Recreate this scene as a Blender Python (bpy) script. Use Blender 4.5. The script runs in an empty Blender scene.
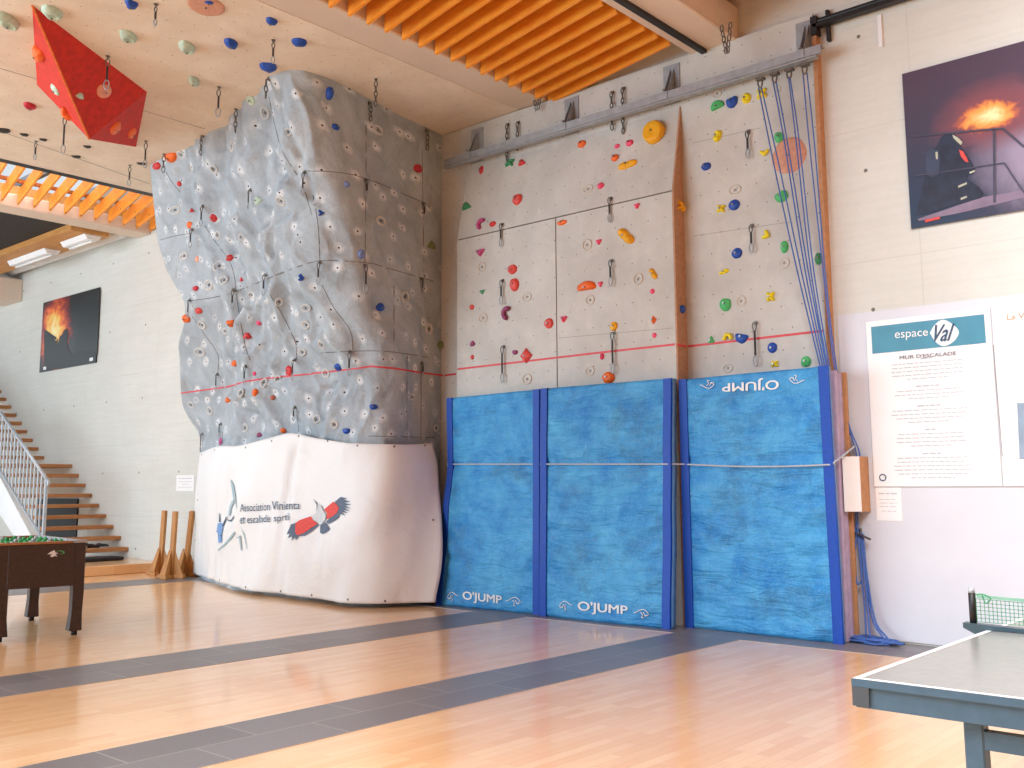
import bpy, bmesh, math, random
import numpy as np
from mathutils import Vector, Matrix, noise
from mathutils.bvhtree import BVHTree
random.seed(7)
S = bpy.context.scene
COL = S.collection
PI = math.pi
# ------------------------------------------------------------------ camera
YAW, PIT, ROL, FPX, CY = 0.72253479, 0.13492768, -0.00446792, 1001.741, 350.609
EYE = Vector((0, 0, 1.35))
_f = Vector((-math.sin(YAW)*math.cos(PIT), math.cos(YAW)*math.cos(PIT), math.sin(PIT)))
_r = Vector((math.cos(YAW), math.sin(YAW), 0)); _u = _r.cross(_f)
CR = _r*math.cos(ROL) + _u*math.sin(ROL); CU = -_r*math.sin(ROL) + _u*math.cos(ROL); CF = _f
cd = bpy.data.cameras.new('camera'); cam = bpy.data.objects.new('camera', cd); COL.objects.link(cam)
m3 = Matrix((CR, CU, -CF)).transposed(); cam.matrix_world = Matrix.Translation(EYE) @ m3.to_4x4()
cd.sensor_width = 36; cd.lens = 36*FPX/1024; cd.shift_y = (CY-384)/1024; cd.clip_start = .05; cd.clip_end = 200
S.camera = cam
# ------------------------------------------------------------------ light
S.view_settings.view_transform = 'Standard'; S.view_settings.look = 'None'
S.view_settings.gamma = 1; S.view_settings.use_curve_mapping = False
S.view_settings.exposure = 0.12
wd = bpy.data.worlds.new('world'); S.world = wd; wd.use_nodes = True
bg = wd.node_tree.nodes['Background']; bg.inputs[0].default_value = (.84, .92, 1.0, 1); bg.inputs[1].default_value = 0.85
def area(name, loc, aim, sx, sy, power, col, spread=180):
    l = bpy.data.lights.new(name, 'AREA'); l.shape = 'RECTANGLE'; l.size = sx; l.size_y = sy; l.energy = power; l.color = col; l.spread = math.radians(spread)
    o = bpy.data.objects.new(name, l); COL.objects.link(o); o.location = loc
    o.rotation_euler = (Vector(aim)-Vector(loc)).to_track_quat('-Z', 'Y').to_euler(); return o
area('window_daylight_back', (-14.5, -5.5, 3.2), (-11.0, 8, 2.6), 13, 5, 1300, (.72, .88, 1.0))
area('window_daylight_left', (-25.2, 2.0, 3.0), (-10, 4, 1.5), 10, 4.5, 110, (.80, .93, 1.0))
area('fill_light_right', (.4, 3.6, 6.3), (1.6, 8.85, 2.4), 3, 3.5, 430, (.86, .94, 1.0), 110)  # added fill lamp out of view, brightens the right wall
area('fill_light_front', (-1.4, .4, 6.0), (-1.7, 1.6, 0), 5, 5, 320, (.90, .95, 1.0), 105)  # unseen fill lamp put in to brighten the foreground floor
# ------------------------------------------------------------------ pixel -> place
def ray(x, y): return (CF + CR*((x-512)/FPX) - CU*((y-CY)/FPX)).normalized()
def onp(x, y, ax, v):
    d = ray(x, y); return EYE + d*((v-EYE[ax])/d[ax])
def proj(p):
    q = Vector(p)-EYE; z = q.dot(CF); return (512+FPX*q.dot(CR)/z, CY-FPX*q.dot(CU)/z)
# ------------------------------------------------------------------ materials
def lin(c):
    c = c/255; return c/12.92 if c <= .04045 else ((c+.055)/1.055)**2.4
def rgb(h):
    h = h.lstrip('#'); return tuple(lin(int(h[i:i+2], 16)) for i in (0, 2, 4))+(1,)
class NT:
    def __init__(s, name):
        s.m = bpy.data.materials.new(name); s.m.use_nodes = True; s.t = s.m.node_tree
        s.b = s.t.nodes['Principled BSDF']
    def n(s, typ, ins=None, **kw):
        nd = s.t.nodes.new(typ)
        for k, v in kw.items(): setattr(nd, k, v)
        for k, v in (ins or {}).items():
            if isinstance(v, bpy.types.NodeSocket): s.t.links.new(v, nd.inputs[k])
            else: nd.inputs[k].default_value = v
        return nd
    def l(s, a, b): s.t.links.new(a, b)
    def co(s, kind='Object', scale=(1, 1, 1), rot=(0, 0, 0), loc=(0, 0, 0)):
        tc = s.n('ShaderNodeTexCoord'); mp = s.n('ShaderNodeMapping', {'Vector': tc.outputs[kind], 'Scale': scale, 'Rotation': rot, 'Location': loc}); return mp.outputs[0]
    def noise(s, v, sc, det=4, rough=.6, dist=0):
        return s.n('ShaderNodeTexNoise', {'Vector': v, 'Scale': sc, 'Detail': det, 'Roughness': rough, 'Distortion': dist}).outputs[0]
    def ramp(s, f, stops):
        r = s.n('ShaderNodeValToRGB', {'Fac': f}); cr = r.color_ramp
        while len(cr.elements) < len(stops): cr.elements.new(.5)
        for e, (p, c) in zip(cr.elements, stops): e.position = p; e.color = c if len(c) == 4 else tuple(c)+(1,)
        return r.outputs[0]
    def mix(s, f, a, b, bt='MIX'):
        m = s.n('ShaderNodeMix', data_type='RGBA', blend_type=bt)
        for k, v in ((0, f), (6, a), (7, b)):
            if isinstance(v, bpy.types.NodeSocket): s.l(v, m.inputs[k])
            else: m.inputs[k].default_value = v
        return m.outputs[2]
    def math(s, op, a, b=0.0):
        m = s.n('ShaderNodeMath', operation=op)
        for k, v in ((0, a), (1, b)):
            if isinstance(v, bpy.types.NodeSocket): s.l(v, m.inputs[k])
            else: m.inputs[k].default_value = v
        return m.outputs[0]
    def bump(s, h, st=.3, d=.02):
        b = s.n('ShaderNodeBump', {'Height': h, 'Strength': st, 'Distance': d}); s.l(b.outputs[0], s.b.inputs['Normal'])
    def col(s, c):
        if isinstance(c, bpy.types.NodeSocket): s.l(c, s.b.inputs['Base Color'])
        else: s.b.inputs['Base Color'].default_value = c
    def set(s, rough=.6, metal=0, **kw):
        s.b.inputs['Roughness'].default_value = rough; s.b.inputs['Metallic'].default_value = metal
        for k, v in kw.items(): s.b.inputs[k].default_value = v
def plain(name, h, rough=.6, metal=0, var=.12, sc=8, bump=0, **kw):
    t = NT(name); c = rgb(h); v = t.co()
    nz = t.noise(v, sc)
    d = tuple(x*(1-var) for x in c[:3])+(1,); e = tuple(min(1, x*(1+var)) for x in c[:3])+(1,)
    t.col(t.ramp(nz, [(.3, d), (.7, e)])); t.set(rough, metal, **kw)
    if bump: t.bump(t.noise(v, sc*4), bump, .01)
    return t.m
BLK = (0, 0, 0, 1); WHT = (1, 1, 1, 1)
def concrete(name, light, dark, streak='x'):
    t = NT(name); v = t.co()
    big = t.noise(v, .6, 6, .6, .4); fine = t.noise(v, 14, 5, .7)
    st = t.noise(t.co(scale=(1.2, 1.2, 22)), 1.0, 5, .65)
    c = t.mix(t.math('MULTIPLY', big, .9), rgb(light), rgb(dark))
    c = t.mix(t.math('MULTIPLY', t.ramp(st, [(.45, BLK), (.62, WHT)]), .22), c, rgb(dark))
    c = t.mix(t.math('MULTIPLY', t.ramp(fine, [(.5, BLK), (.7, WHT)]), .18), c, rgb(dark))
    # formwork joints (horizontal board marks every 1.25 m, vertical every 2.5 m) and tie holes
    sx = t.n('ShaderNodeSeparateXYZ', {'Vector': v})
    def line(o, per, w, off=0):
        f = t.math('FRACT', t.math('DIVIDE', t.math('ADD', o, off), per)); a = t.math('ABSOLUTE', t.math('SUBTRACT', f, .5))
        return t.math('GREATER_THAN', a, .5-w/per/1)
    jl = t.math('MAXIMUM', line(sx.outputs[2], 1.25, .006, .38), line(sx.outputs[0], 2.6, .006, .4))
    jl = t.math('MULTIPLY', jl, t.math('MULTIPLY', t.noise(v, 2.2), .22))
    c = t.mix(jl, c, rgb('#7d7a70'))
    def cell(o, per, off):
        f = t.math('FRACT', t.math('DIVIDE', t.math('ADD', o, off), per)); return t.math('MULTIPLY', t.math('SUBTRACT', f, .5), per)
    dx = cell(sx.outputs[0], 1.3, .2); dz = cell(sx.outputs[2], 1.3, .33)
    dd = t.math('SQRT', t.math('ADD', t.math('MULTIPLY', dx, dx), t.math('MULTIPLY', dz, dz)))
    c = t.mix(t.math('MULTIPLY', t.math('LESS_THAN', dd, .018), .85), c, rgb('#55534c'))
    t.col(c); t.set(.75); t.bump(t.math('ADD', st, fine), .25, .01); return t.m
def panelmat(name, base, dark, dots=.21, axes=(0, 2), spk=.25):
    t = NT(name); v = t.co()
    big = t.noise(v, 1.3, 6, .65, .3); fine = t.noise(v, 45, 4, .7)
    c = t.mix(t.ramp(big, [(.35, BLK), (.72, WHT)]), rgb(base), rgb(dark))
    c = t.mix(t.math('MULTIPLY', t.ramp(fine, [(.48, BLK), (.68, WHT)]), spk), c, rgb(dark))
    sx = t.n('ShaderNodeSeparateXYZ', {'Vector': v})
    a, b = sx.outputs[axes[0]], sx.outputs[axes[1]]
    def cell(o, per):
        f = t.math('FRACT', t.math('DIVIDE', o, per)); return t.math('MULTIPLY', t.math('SUBTRACT', f, .5), per)
    row = t.math('MULTIPLY', t.math('FRACT', t.math('MULTIPLY', t.math('FLOOR', t.math('DIVIDE', b, dots)), .5)), dots)
    da = cell(t.math('ADD', a, row), dots); db = cell(b, dots)
    dd = t.math('SQRT', t.math('ADD', t.math('MULTIPLY', da, da), t.math('MULTIPLY', db, db)))
    c = t.mix(t.math('MULTIPLY', t.math('LESS_THAN', dd, .0065), .8), c, rgb('#3d3833'))
    # chalk smudges
    ch = t.ramp(t.noise(v, 5, 3, .5), [(.62, BLK), (.78, WHT)])
    c = t.mix(t.math('MULTIPLY', ch, .35), c, rgb('#efece6'))
    t.col(c); t.set(.8); t.bump(fine, .3, .006); return t.m
def woodmat(name, a, b, rough=.45, scale=(1, 12, 12), knots=False, coat=0):
    t = NT(name); v = t.co(scale=scale)
    g = t.noise(v, 1.6, 6, .65, .8)
    c = t.mix(t.ramp(g, [(.3, BLK), (.7, WHT)]), rgb(a), rgb(b))
    if knots:
        k = t.n('ShaderNodeTexVoronoi', {'Vector': t.co(scale=(1, 3, 3)), 'Scale': 1.6}).outputs['Distance']
        c = t.mix(t.ramp(k, [(.04, WHT), (.09, BLK)]), c, rgb('#6b3010'))
    t.col(c); t.set(rough, **({'Coat Weight': coat, 'Coat Roughness': .15} if coat else {})); t.bump(g, .1, .005); return t.m
MT = {}
MT['wall'] = concrete('concrete_wall_material', '#e9ebe6', '#c8c8c0')
MT['slab'] = panelmat('overhang_panel_material', '#f0e2d0', '#dcc8b2', .23, (0, 1), .35)
MT['beam'] = concrete('concrete_beam_material', '#ecdccd', '#d9c3b0')
MT['panel'] = panelmat('climbing_panel_material', '#d6d6d2', '#bcbbb6')
MT['ply'] = plain('plywood_edge_material', '#b98e70', .7, 0, .15, 20)
MT['plyedge'] = plain('birch_edge_material', '#c08c62', .7, 0, .15, 20)
MT['paint'] = plain('smooth_wall_paint', '#dcdfe8', .55, 0, .03, 2)
MT['steel'] = plain('galvanised_steel', '#a4aab0', .42, .35, .15, 12)
MT['steel2'] = plain('dull_steel', '#77736e', .4, .85, .15, 20)
MT['steelp'] = plain('painted_grey_steel', '#b9c0c8', .4, .3, .06, 10)
MT['black'] = plain('black_rubber', '#1b1a1c', .5, 0, .1, 10)
MT['slings'] = plain('dark_webbing', '#3a3431', .8, 0, .25, 40)
MT['slat'] = woodmat('orange_slat_wood', '#ffb03a', '#f58a1a', .5, (1, 10, 10), True)
MT['roof'] = woodmat('roof_board_wood', '#c06a20', '#96500f', .6, (1, 8, 8))
MT['glulam'] = woodmat('glulam_wood', '#d9a05c', '#bd7f3e', .55, (1, 8, 8))
MT['tread'] = woodmat('tread_wood', '#c98d55', '#a86d3c', .5, (10, 1, 10))
MT['stand'] = woodmat('post_wood', '#d29552', '#b0763a', .5, (10, 10, 1))
MT['white'] = plain('white_lacquer', '#eef0f2', .5, 0, .03, 4)
MT['paper'] = plain('white_print', '#f6f6f6', .4, 0, .015, 4)
MT['ink'] = plain('grey_ink', '#8b8d98', .6, 0, .05, 4)
MT['ink_l'] = plain('pale_ink', '#c3c5cc', .6, 0, .05, 4)
MT['navy'] = plain('navy_print', '#3c5a78', .6, 0, .1, 30)
MT['teal'] = plain('teal_print', '#4d93ad', .5, 0, .06, 6)
MT['pgreen'] = plain('pale_green_grey_print', '#a9c0c8', .6, 0, .1, 30)
MT['pblue'] = plain('light_blue_print', '#7aa3d8', .6, 0, .1, 30)
MT['bred'] = plain('bird_red_print', '#e0483f', .6, 0, .25, 60)
MT['bdark'] = plain('bird_feather_print', '#5b6a80', .6, 0, .3, 90)
MT['bgrey'] = plain('bird_body_print', '#d3d8dc', .6, 0, .06, 60)
MT['redtape'] = plain('red_line', '#d8434a', .5, 0, .05, 10)
MT['blueedge'] = plain('dark_blue_band', '#0048b4', .55, 0, .1, 30, .2)
MT['matside'] = plain('mat_side_vinyl', '#6fa3cf', .5, 0, .1, 10)
MT['matback'] = plain('mauve_mat_side', '#b5a1bb', .6, 0, .12, 10)
MT['rope'] = plain('blue_rope', '#4a6db5', .7, 0, .25, 90)
MT['cord'] = plain('pale_cord', '#b9c2cc', .7, 0, .1, 30)
MT['slate'] = None
def banner_mat():
    t = NT('banner_vinyl'); v = t.co()
    st = t.ramp(t.noise(t.co(scale=(1, 1, .6)), 1.7, 5, .6, .6), [(.58, BLK), (.8, WHT)])
    c = t.mix(t.math('MULTIPLY', st, .28), rgb('#f1f1f1'), rgb('#d9c9bd'))
    t.col(c); t.set(.45); t.bump(t.noise(v, 3.5, 3, .5, .5), .35, .05); return t.m
MT['banner'] = banner_mat()
def mat_blue():
    t = NT('mat_vinyl'); v = t.co()
    n1 = t.noise(v, 2.6, 6, .7, .3); fine = t.noise(v, 60, 3, .8)
    c = t.mix(t.ramp(n1, [(.3, BLK), (.7, WHT)]), rgb('#0f7ccc'), rgb('#58b6ea'))
    dirt = t.ramp(t.noise(t.co(scale=(1, 1, 1.4), loc=(3, 0, 1)), 1.5, 5, .7, .2), [(.50, BLK), (.70, WHT)])
    c = t.mix(t.math('MULTIPLY', dirt, .7), c, rgb('#326a98'))
    c = t.mix(t.math('MULTIPLY', t.ramp(fine, [(.5, BLK), (.75, WHT)]), .4), c, rgb('#93d0f0'))
    t.col(c); t.set(.5, **{'Specular IOR Level': .35})
    w = t.noise(t.co(scale=(1.6, 1, 7)), 1.6, 4, .55, 1.2)
    t.bump(t.math('ADD', w, t.math('MULTIPLY', fine, .05)), .55, .06); return t.m
MT['mat'] = mat_blue()
def floor_mat():
    t = NT('parquet_floor'); v = t.co(rot=(0, 0, PI/2))
    br = t.n('ShaderNodeTexBrick', {'Vector': v, 'Color1': rgb('#f8cb98'), 'Color2': rgb('#efb77e'), 'Mortar': rgb('#d9a672'), 'Scale': 1.0, 'Mortar Size': .0012, 'Bias': -.1, 'Brick Width': .48, 'Row Height': .07}, offset=.5, offset_frequency=2)
    g = t.noise(t.co(scale=(14, 1.2, 1)), 3, 5, .6)
    c = t.mix(t.math('MULTIPLY', t.ramp(g, [(.4, BLK), (.7, WHT)]), .25), br.outputs[0], rgb('#e6ad78'))
    wn = t.n('ShaderNodeTexBrick', {'Vector': v, 'Color1': BLK, 'Color2': WHT, 'Mortar': BLK, 'Scale': 1.0, 'Mortar Size': 0, 'Bias': -.75, 'Brick Width': .48, 'Row Height': .07}, offset=.5)
    c = t.mix(t.math('MULTIPLY', wn.outputs[0], .25), c, rgb('#dc9a5c'))
    t.col(c); t.set(.32, **{'Coat Weight': .6, 'Coat Roughness': .1, 'Specular IOR Level': .5}); return t.m
MT['floor'] = floor_mat()
def slate(rotz, row=.355, off=0):
    t = NT('slate_tile'); v = t.co(rot=(0, 0, rotz), loc=(0, off, 0))
    br = t.n('ShaderNodeTexBrick', {'Vector': v, 'Color1': rgb('#7b7677'), 'Color2': rgb('#6d686a'), 'Mortar': rgb('#aaa39d'), 'Scale': 1.0, 'Mortar Size': .004, 'Brick Width': .75, 'Row Height': row}, offset=.5)
    f = t.noise(v, 40, 4, .7)
    c = t.mix(t.math('MULTIPLY', t.ramp(f, [(.4, BLK), (.7, WHT)]), .25), br.outputs[0], rgb('#8a8488'))
    t.col(c); t.set(.35); t.bump(f, .1, .004); return t.m
MT['slate'] = slate(PI/2, .375, 7.75); MT['slate2'] = slate(PI/2, .34, 5.2); MT['slate3'] = slate(PI/2, .4, 14.25); MT['slate_x'] = slate(0, .355, -8.14)
def rock_mat():
    t = NT('moulded_rock_resin'); uv = t.co('UV'); v = t.co()
    n1 = t.noise(v, 2.2, 7, .65, .5); fine = t.noise(v, 40, 4, .75)
    c = t.mix(t.ramp(n1, [(.3, BLK), (.7, WHT)]), rgb('#bcc7cf'), rgb('#99a4ad'))
    c = t.mix(t.math('MULTIPLY', t.ramp(fine, [(.45, BLK), (.7, WHT)]), .3), c, rgb('#8f8b8a'))
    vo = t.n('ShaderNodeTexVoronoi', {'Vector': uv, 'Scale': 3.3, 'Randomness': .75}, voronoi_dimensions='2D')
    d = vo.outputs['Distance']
    dw = t.math('ADD', d, t.math('MULTIPLY', t.math('SUBTRACT', t.noise(v, 9, 3, .6), .5), .35))
    c = t.mix(t.math('MULTIPLY', t.ramp(dw, [(.06, WHT), (.24, BLK)]), t.ramp(t.noise(v, 1.9, 3), [(.38, (.25, .25, .25, 1)), (.6, (.8, .8, .8, 1))])), c, rgb('#f4f6f8'))
    st = t.ramp(t.noise(v, 1.7, 5, .7, .8), [(.58, BLK), (.72, WHT)])
    c = t.mix(t.math('MULTIPLY', st, .45), c, rgb('#8a7566'))
    c = t.mix(t.math('LESS_THAN', d, .036), c, rgb('#2c2826'))  # bolt hole dots, the shade inside them painted into the colour
    t.col(c); t.set(.75)
    h = t.math('ADD', t.math('MULTIPLY', n1, 1.2), t.math('MULTIPLY', fine, .12)); t.bump(h, .7, .05); return t.m
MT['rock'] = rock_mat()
MT['rockplain'] = plain('pale_rock_resin', '#cfcdc9', .75, 0, .12, 20, .3)
MT['seam'] = plain('dark_joint_gap', '#6b645f', .9, 0, .1, 20)  # grey-brown colour of joint lines and rock pocket mouths
MT['mouth'] = plain('insert_hole', '#a39a8f', .8, 0, .1, 20)
MT['insert'] = plain('pale_panel_insert', '#d2ccc2', .8, 0, .08, 25, .2)
MT['prism_red'] = plain('red_volume_paint', '#d02a12', .75, 0, .18, 14, .3)
MT['prism_orange'] = plain('red_volume_paint_lit', '#d9331c', .75, 0, .18, 14, .3)
# ------------------------------------------------------------------ object helpers
def tag(o, label=None, cat=None, group=None, kind=None):
    if label: o['label'] = label
    if cat: o['category'] = cat
    if group: o['group'] = group
    if kind: o['kind'] = kind
    return o
def link(name, bm, m, parent=None, smooth=False, mats=None):
    me = bpy.data.meshes.new(name); bmesh.ops.recalc_face_normals(bm, faces=bm.faces); bm.to_mesh(me); bm.free()
    if smooth: me.polygons.foreach_set('use_smooth', [True]*len(me.polygons))
    for x in (mats or [m]): me.materials.append(x)
    o = bpy.data.objects.new(name, me); COL.objects.link(o)
    if parent is not None:
        o.parent = parent
        o.matrix_parent_inverse = Matrix.Translation(-parent.location)
    return o
def world_loc(o):
    v = Vector(o.location)
    return v
def empty(name, loc, label, cat, group=None):
    o = bpy.data.objects.new(name, None); COL.objects.link(o); o.location = loc; o.empty_display_size = .1
    return tag(o, label, cat, group)
def box(bm, a, b):
    x0, y0, z0 = a; x1, y1, z1 = b
    vs = [bm.verts.new(p) for p in ((x0, y0, z0), (x1, y0, z0), (x1, y1, z0), (x0, y1, z0), (x0, y0, z1), (x1, y0, z1), (x1, y1, z1), (x0, y1, z1))]
    for f in ((0, 3, 2, 1), (4, 5, 6, 7), (0, 1, 5, 4), (1, 2, 6, 5), (2, 3, 7, 6), (3, 0, 4, 7)): bm.faces.new([vs[i] for i in f])
    return vs
def obox(bm, c, ax, ay, az):
    """oriented box: centre and three half vectors"""
    c, ax, ay, az = map(Vector, (c, ax, ay, az)); vs = []
    for sz in (-1, 1):
        for sx, sy in ((-1, -1), (1, -1), (1, 1), (-1, 1)): vs.append(bm.verts.new(c+ax*sx+ay*sy+az*sz))
    for f in ((0, 3, 2, 1), (4, 5, 6, 7), (0, 1, 5, 4), (1, 2, 6, 5), (2, 3, 7, 6), (3, 0, 4, 7)): bm.faces.new([vs[i] for i in f])
def bar(bm, p, q, w, h, up=(0, 0, 1)):
    p, q = Vector(p), Vector(q); d = q-p; L = d.length; d.normalize(); s = d.cross(Vector(up))
    if s.length < 1e-4: s = d.cross(Vector((1, 0, 0)))
    s.normalize(); t = s.cross(d).normalized(); obox(bm, (p+q)/2, d*(L/2), s*(w/2), t*(h/2))
def bevel(bm, w=.01, seg=2):
    bmesh.ops.bevel(bm, geom=list(bm.edges), offset=w, segments=seg, affect='EDGES', profile=.5)
def prism(bm, pts, off):
    """closed polygon of 3D points extruded by vector off"""
    off = Vector(off); a = [bm.verts.new(Vector(p)) for p in pts]; b = [bm.verts.new(Vector(p)+off) for p in pts]; n = len(a)
    bm.faces.new(a); bm.faces.new(b[::-1])
    for i in range(n): bm.faces.new((a[i], b[i], b[(i+1) % n], a[(i+1) % n]))
def tube(bm, path, r, seg=8, closed=False, taper=None):
    path = [Vector(p) for p in path]; n = len(path); rings = []
    if n < 2: return
    prev = None
    for i, p in enumerate(path):
        a = path[(i-1) % n] if closed or i > 0 else p; b = path[(i+1) % n] if closed or i < n-1 else p
        d = (b-a).normalized()
        if prev is None:
            s = d.cross(Vector((0, 0, 1)))
            if s.length < .1: s = d.cross(Vector((1, 0, 0)))
        else: s = prev - d*prev.dot(d)
        s.normalize(); prev = s; t = d.cross(s)
        rr = r if taper is None else r*taper[i]
        rings.append([bm.verts.new(p+(s*math.cos(2*PI*k/seg)+t*math.sin(2*PI*k/seg))*rr) for k in range(seg)])
    m = n if closed else n-1
    for i in range(m):
        A, B = rings[i], rings[(i+1) % n]
        for k in range(seg): bm.faces.new((A[k], A[(k+1) % seg], B[(k+1) % seg], B[k]))
    if not closed: bm.faces.new(rings[0][::-1]); bm.faces.new(rings[-1])
def spline(pts, n=8):
    P = [Vector(p) for p in pts]; P = [P[0]*2-P[1]]+P+[P[-1]*2-P[-2]]; o = []
    for i in range(1, len(P)-2):
        for k in range(n):
            t = k/n; a, b, c, d = P[i-1:i+3]
            o.append(.5*((2*b)+(c-a)*t+(2*a-5*b+4*c-d)*t*t+(3*b-a-3*c+d)*t*t*t))
    o.append(P[-2]); return o
def cyl(bm, p, q, r, seg=16): tube(bm, [p, q], r, seg)
def simple_box(name, a, b, m, parent=None, bev=0):
    bm = bmesh.new(); box(bm, a, b)
    if bev: bevel(bm, bev)
    return link(name, bm, m, parent)
def structure(o): o['kind'] = 'structure'; return o
def thing1(name, bm, m, label, cat, group=None, smooth=False): return tag(link(name, bm, m, None, smooth), label, cat, group)
# ------------------------------------------------------------------ setting
W, PNL, ZC = 8.85, 8.78, 5.87
XL, XR, YB = -26.0, 3.0, -6.0
structure(simple_box('floor', (XL, YB, -.2), (XR, W+.3, 0), MT['floor']))
def wall_grid():
    bm = bmesh.new(); box(bm, (XL, W, 0), (XR, W+.3, 7.2)); return bm
structure(link('wall_back', wall_grid(), MT['wall']))
structure(simple_box('wall_front_blocker', (-7.0, YB-.2, 0), (XR, YB, 7.2), plain('warm_bounce_front_wall', '#c68f5c', .8, 0, .05, 2)))  # unseen wall added so daylight enters from the left, warm to tint the bounce
structure(simple_box('wall_right_blocker', (XR, YB, 0), (XR+.2, W+.3, 7.2), plain('warm_bounce_side_wall', '#c68f5c', .8, 0, .05, 2)))  # unseen, put in to keep sky light off right-facing sides and bounce warm
n = 0
def trim(a, b, m):
    global n
    n += 1; structure(simple_box('trim_%d' % n, a, b, m))
trim((-7.75, YB, 0), (-7.0, 8.14, .003), MT['slate'])
trim((-5.2, YB, 0), (-4.52, 8.14, .003), MT['slate2'])
trim((-14.25, YB, 0), (-13.45, 8.14, .003), MT['slate3'])
trim((-14.25, 8.14, 0), (XR, W, .0035), MT['slate_x'])
trim((-3.78, W-.012, .02), (XR, W, 2.9), MT['paint'])      # smooth painted lower wall
trim((-3.865, PNL-.02, 0), (-3.825, W, 5.76), MT['plyedge'])    # upright wooden batten beside the panels
# roof
RZ = 6.75
structure(simple_box('ceiling', (-14.2, YB, RZ), (XR, W+.3, RZ+.15), MT['roof']))
structure(simple_box('ceiling', (XL, YB, RZ), (-19.6, W+.3, RZ+.15), MT['roof']))
# skylight over the left bay
sk = empty('window_1', (-15.4, 1, RZ+.05), None, None); sk['kind'] = 'structure'
g = NT('skylight_glass'); g.col((1, 1, 1, 1)); g.set(.02, **{'Transmission Weight': 1, 'IOR': 1.05})
link('pane', (lambda b: (box(b, (-19.6, YB, RZ+.05), (-14.2, W+.3, RZ+.06)), b)[1])(bmesh.new()), g.m, sk)
fr = bmesh.new()
for y in (-5.9, -2.6, .7, 4.0, 7.25): box(fr, (-19.6, y-.04, RZ-.02), (-14.2, y+.04, RZ+.12))
link('frame', fr, MT['steelp'], sk)
area('skylight_daylight', (-15.4, 3.0, RZ+.4), (-15.4, 3.0, 0), 2.2, 9, 260, (.9, .96, 1))
# ------------------------------------------------------------------ overhanging slab and beams
def beam(name, x0, x1, z0, z1, m, label, y0=YB, y1=W-.0, group='concrete roof beams'):
    bm = bmesh.new(); box(bm, (x0, y0, z0), (x1, y1, z1)); bevel(bm, .012, 1)
    return tag(link(name, bm, m), label, 'beam', group)
slab_root = empty('overhanging_climbing_roof', (-10.9, 4, ZC), 'flat overhanging climbing roof of beige pierced panels above the rock volume', 'climbing wall')
bm = bmesh.new(); box(bm, (-14.0, YB, ZC), (-7.63, W, ZC+.25)); slab = link('panel_field', bm, MT['slab'], slab_root)
bm = bmesh.new(); box(bm, (-14.17, YB, ZC+.02), (-14.0, W, ZC+.3)); link('edge_lip', bm, MT['beam'], slab_root)
bm = bmesh.new()
for (a, b) in (((0, 131), (150, 184)),):
    pa, pb = onp(*a, 2, ZC), onp(*b, 2, ZC)
    bar(bm, (pa.x, pa.y, ZC), (pb.x, pb.y, ZC), .008, .004)
bar(bm, (-11, 0, ZC), (-11, 6.6, ZC), .006, .004); bar(bm, (-14, 3.2, ZC), (-7.7, 3.2, ZC), .006, .004)
link('panel_joint', bm, MT['seam'], slab_root)
beam('concrete_beam', -7.65, -7.2, ZC+.005, ZC+.6, MT['beam'], 'pale concrete beam between the climbing roof and the orange slats')
b2 = beam('concrete_beam', -5.22, -4.68, ZC-.02, 6.22, MT['beam'], 'broad pinkish beam with a black track at the right end of the orange slats')
bm = bmesh.new(); box(bm, (-5.08, YB, ZC-.06), (-5.02, W-.02, ZC-.018)); link('track', bm, MT['black'], b2)
bm = bmesh.new(); box(bm, (-16.8, YB, 6.08), (-16.5, W, 6.24)); thing1('glulam_beam', bm, MT['glulam'], 'wood beam above the narrow pale beam beside the skylight slats', 'beam')
beam('concrete_beam', -16.85, -16.4, ZC-.02, ZC+.2, MT['beam'], 'narrow pale beam at far left between pale slats and dark ceiling')
bm = bmesh.new(); box(bm, (-14.33, YB, ZC+.02), (-14.18, 8.0, ZC+.12)); thing1('black_edge_rail', bm, MT['black'], 'black rail along the left edge of the climbing roof', 'rail')
bm = bmesh.new(); cyl(bm, (-4.66, 1, 6.26), (-4.66, 8.6, 6.26), .035); thing1('conduit_pipe', bm, plain('pinkish_pipe', '#d0ab94', .5), 'thin pipe running on top of the beam at top right', 'pipe', None, True)
bm = bmesh.new(); cyl(bm, (-4.5, 8.45, 6.22), (2.5, 8.45, 6.22), .13, 24); [box(bm, (x, 8.57, 6.2), (x+.03, W, 6.24)) for x in (-4.2, -1, 2)]; thing1('ventilation_duct', bm, plain('pink_duct', '#e0b79c', .45, .2), 'round salmon duct under the roof at the top right corner', 'duct', None, True)
# ------------------------------------------------------------------ slats
def slats(x0, x1, ystart, yend, step, skew, z0, h, label):
    root = empty('slatted_wood_screen', ((x0+x1)/2, ystart, z0), label, 'slatted screen'); y = ystart; first = None; L = x1-x0; t = .034
    while y > yend:
        if first is None:
            bm = bmesh.new(); prism(bm, [(x0, 0, z0), (x1, -skew*L, z0), (x1, -skew*L, z0+h), (x0, 0, z0+h)], (0, t, 0)); o = first = link('slat', bm, MT['slat'], root)
        else: o = first.copy(); COL.objects.link(o); o.parent = root; o.matrix_parent_inverse = first.matrix_parent_inverse
        o.location = (0, y, 0); y -= step
    bm = bmesh.new()
    for xx in (x0+.5, x1-.5): box(bm, (xx-.03, yend-.3, z0+h), (xx+.03, ystart-.35, z0+h+.05))
    link('batten', bm, MT['roof'], root)
slats(-7.18, -5.23, 8.80, 1.4, .232, .215, ZC-.04, .25, 'orange knotty wooden slats hung in a row between the two broad pale beams')
slats(-16.385, -14.335, 8.8, 1.5, .255, .24, ZC+.03, .22, 'wooden slats under the skylight at far left, beyond the black edge rail')
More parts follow.
